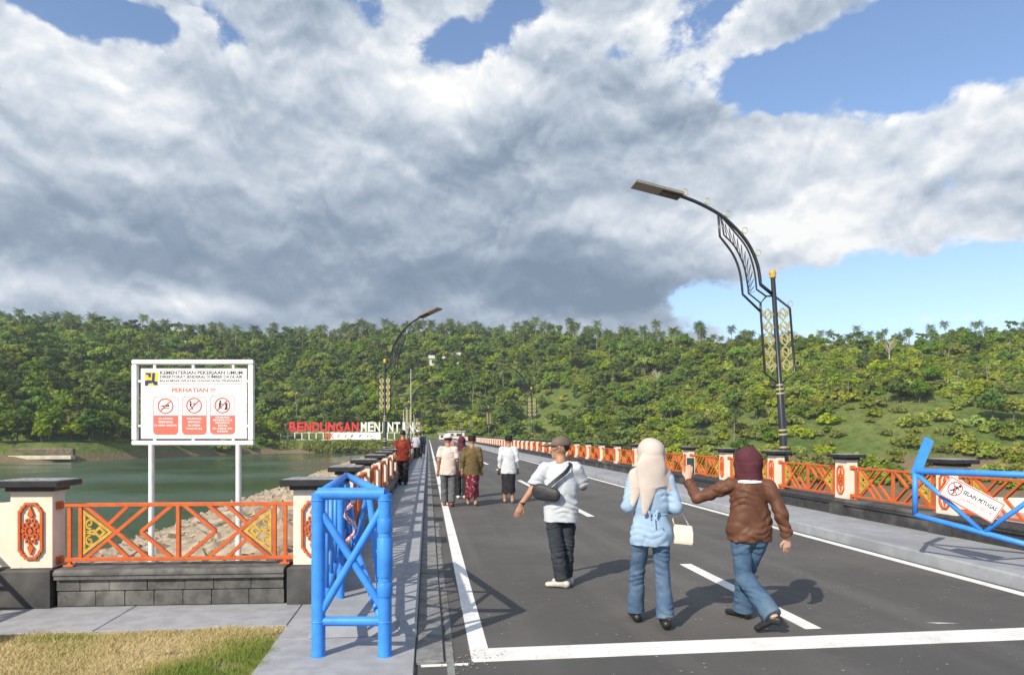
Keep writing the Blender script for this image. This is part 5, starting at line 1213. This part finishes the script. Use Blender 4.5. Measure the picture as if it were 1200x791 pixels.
st.add(vs, [(i * 4 + k, i * 4 + (k + 1) % 4, i * 4 + 4 + (k + 1) % 4, i * 4 + 4 + k) for i in range(len(rb) - 1) for k in range(4)]); st.build('strap', _M['black_nylon'], cbg)

# --- walkers further along
def walker(u, v, H, label, top, bottom, headwear, skin, z=0.0, yaw=0, stride=.12, vox=.012, sleeve=.8, sarong=False, secs=None, feet='shoe', topname='shirt', group=None, seed=0, d=None):
    s = stride; J = pose(aL=(-.09, s, .075), tL=(-.10, s + .15, .03), kL=(-.09, s * .6 + .03, .45), aR=(.09, -s, .085), tR=(.10, -s + .15, .03), kR=(.09, -s * .2 + .02, .45), eL=(-.20, -.07, 1.03), wL=(-.215, -.03, .80), eR=(.20, .0, 1.02), wR=(.21, .09, .81))
    r = figure('person', u, v, H, label, z, yaw, group, d); body(J, r, skin, max(.009, vox * .75), False)
    secs = secs or [(.70, 0, 0, .185, .142), (.85, 0, 0, .18, .14), (1.0, 0, 0, .172, .13), (1.13, 0, 0, .172, .128), (1.22, 0, 0, .155, .112), (1.31, 0, 0, .072, .072)]
    torso_top(J, r, top, topname, vox, secs, sleeve, .068, .070 if sleeve < 1 else .046, amp=.005, seed=seed + 3)
    if sarong:
        B = Blob(LO, HI, vox); B.loft([(sarong, 0, 0, .145 + s * .2, .10 + s), (.45, 0, 0, .15, .11 + s * .6), (.75, 0, 0, .17, .125), (.90, 0, 0, .15, .11)], .02); B.folds(.006, 6, 30, seed); B.build('sarong', bottom, r)
    else: trousers(J, r, bottom, vox, .84, .155, .092, .078, .078, hem=.02, amp=.005, seed=seed + 5)
    if feet: shoes(J, r, feet, .009, name='shoe')
    h = np.array(J['head'])
    B = Blob((-.2, -.2, 1.2), (.2, .25, 1.72), .009)
    if headwear[0] in ('hair', 'cap', 'peci'):
        B.ell(h + [0, -.012, .03], (.088, .102, .092), .01); B.ell(h + [0, .11, -.03], (.12, .09, .10), .012, carve=True); B.ell(h + [0, -.06, -.15], (.12, .12, .075), .012, carve=True); B.build('hair', M_hair, r)
    B = Blob((-.2, -.2, 1.2), (.2, .3, 1.72), .009)
    if headwear[0] == 'cap': B.ell(h + [0, -.005, .05], (.098, .108, .085), .012); B.carve(*(lambda q: (q[0], (q[3] - 1.515) + 0 * q[1] + 0 * q[2]))(B.sub(B.lo, B.lo + B.v * B.n)), .004); B.cone(h + [0, .08, .035], h + [0, .15, .02], .06, .05, .01, flat=((0, 0, 1), .16)); B.build('cap', headwear[1], r)
    if headwear[0] == 'peci': B.loft([(1.52, 0, .015, .092, .108), (1.60, 0, .015, .088, .102)], 0); B.build('peci', headwear[1], r)
    if headwear[0] == 'hijab': B.ell(h + [0, 0, .01], (.105, .125, .12), .02); B.loft([(1.24, 0, 0, .17, .12), (1.32, 0, 0, .14, .11), (1.42, 0, .01, .095, .11)], .03); B.ell(h + [0, .14, -.01], (.065, .075, .08), .01, carve=True); B.build('hijab', headwear[1], r)
    return r
M_dark = cloth('black_cloth', (.018, .018, .022), (.03, .03, .034), 8); M_grey = cloth('grey_trousers', (.13, .135, .14), (.10, .105, .11), 8)
M_pinkish = cloth('pale_pink_cotton', (.68, .56, .49), (.60, .49, .43), 6); M_olive = cloth('olive_cotton', (.145, .105, .045), (.115, .082, .035), 6); M_wh = cloth('white_shirt', (.62, .64, .66), (.52, .54, .57), 6)
M_batik = cloth('maroon_batik', (.12, .012, .025), (.42, .28, .26), 16, .3, fac=(.52, .66)); M_redb = cloth('red_batik', (.22, .028, .018), (.10, .018, .014), 22, .3, c3=(.33, .09, .03)); M_capw = cloth('white_cap', (.74, .70, .66), None, 8); M_whshoe = mat('white_shoe', (.75, .75, .73), None, 8, .6); M_sandal = mat('sandal', (.28, .09, .05), (.15, .05, .03), 30, .7)
walker(525, 593, 1.62, 'man in pale pink T-shirt, grey trousers and white cap on the edge line', M_pinkish, M_grey, ('cap', M_capw), M_skin, seed=1, feet=M_sandal, stride=.09)
walker(553, 592.5, 1.60, 'man in olive shirt and maroon patterned sarong walking away', M_olive, M_batik, ('peci', M_dark), M_skin, seed=2, sleeve=1.7, sarong=.20, feet=None, stride=.11)
walker(596, 589.5, 1.60, 'man in white long-sleeved shirt and short black sarong', M_wh, M_dark, ('peci', M_dark), M_skin, seed=3, sleeve=1.9, sarong=.26, feet=None, stride=.07)
wM = walker(541, 584, 1.56, 'woman in maroon headscarf and black trousers carrying a child', M_grey, M_dark, ('hijab', _M['maroon_jersey']), M_skinl, seed=4, sleeve=1.8, feet=M_whshoe, stride=.05)
p = wM.location; ch = empty('person', (p.x - .30, p.y + .02, .92), -YAW + math.pi, 'small child in pink carried over a shoulder facing back', 'person'); ch.scale = (.40,) * 3
Jc = pose(eL=(-.25, .08, 1.08), wL=(-.2, .2, 1.0), eR=(.25, .08, 1.08), wR=(.2, .2, 1.0), aL=(-.10, .10, .30), tL=(-.11, .25, .26), kL=(-.11, .12, .55), aR=(.10, .10, .30), tR=(.11, .25, .26), kR=(.11, .12, .55), head=(0, .03, 1.50))
body(Jc, ch, M_skinl, .014, False); M_pk = cloth('pink_cloth', (.62, .22, .26), (.52, .16, .2), 9)
torso_top(Jc, ch, M_pk, 'shirt', .016, [(.70, 0, 0, .2, .15), (1.0, 0, 0, .2, .15), (1.25, 0, 0, .19, .13), (1.33, 0, 0, .09, .08)], .8, .09, .085); trousers(Jc, ch, M_pk, .016, .88, .17, .10, .085, .08)
B = Blob((-.2, -.2, 1.3), (.2, .2, 1.72), .014); B.ell((0, .01, 1.54), (.092, .105, .09), .01); B.ell((0, .13, 1.46), (.1, .09, .1), .01, carve=True); B.build('hair', M_hair, ch)
walker(472, 568, 1.63, 'man in red batik shirt and black trousers on the narrow walkway', M_redb, M_dark, ('hair',), M_skin, z=LW, seed=6, sleeve=.85, feet=mat('black_shoe', (.02, .02, .02), None, 20, .4), stride=.10)
walker(492, 0, 1.62, 'person in dark navy clothes further along the narrow walkway', cloth('navy_cloth', (.02, .03, .06), None, 8), M_dark, ('hair',), M_skin, z=LW, seed=7, sleeve=1.8, feet=_M['black_shoe'], vox=.016, d=43.5)
walker(487.5, 0, 1.60, 'person in pale grey top beside the person in navy on the narrow walkway', cloth('pale_grey_cloth', (.45, .46, .5), None, 8), M_dark, ('hair',), M_skin, z=LW, seed=8, sleeve=1.8, feet=_M['black_shoe'], vox=.016, d=42.0)
walker(495.5, 0, 1.66, 'person in dark green shirt ahead of the person in navy', cloth('green_cloth', (.03, .07, .06), None, 8), M_dark, ('hair',), M_skin, z=LW, seed=9, sleeve=1.8, feet=_M['black_shoe'], vox=.016, d=52.0)
# ---------------------------------------------------------------- thin tropical haze over the valley
hz = MB().box((0, 550, 52), (2600, 2400, 130)).build('haze', M_white)
hm = bpy.data.materials.new('haze_air'); hm.use_nodes = True; ht = NT(hm.node_tree); ht.n.clear(); ho = ht.node('ShaderNodeOutputMaterial'); hv = ht.node('ShaderNodeVolumePrincipled'); hv.inputs['Color'].default_value = (.80, .88, 1, 1); hv.inputs['Density'].default_value = .00030; hv.inputs['Anisotropy'].default_value = .2
ht.l.new(hv.outputs[0], ho.inputs['Volume']); hz.data.materials.clear(); hz.data.materials.append(hm); tag(hz, 'faint pale blue haze hanging over the valley and hills', 'haze', kind='stuff')
for o in bpy.data.objects:
    if 'category' in o and o['category'] in ('pillar', 'wall', 'building', 'structure') and not o.parent: o['kind'] = 'thing'
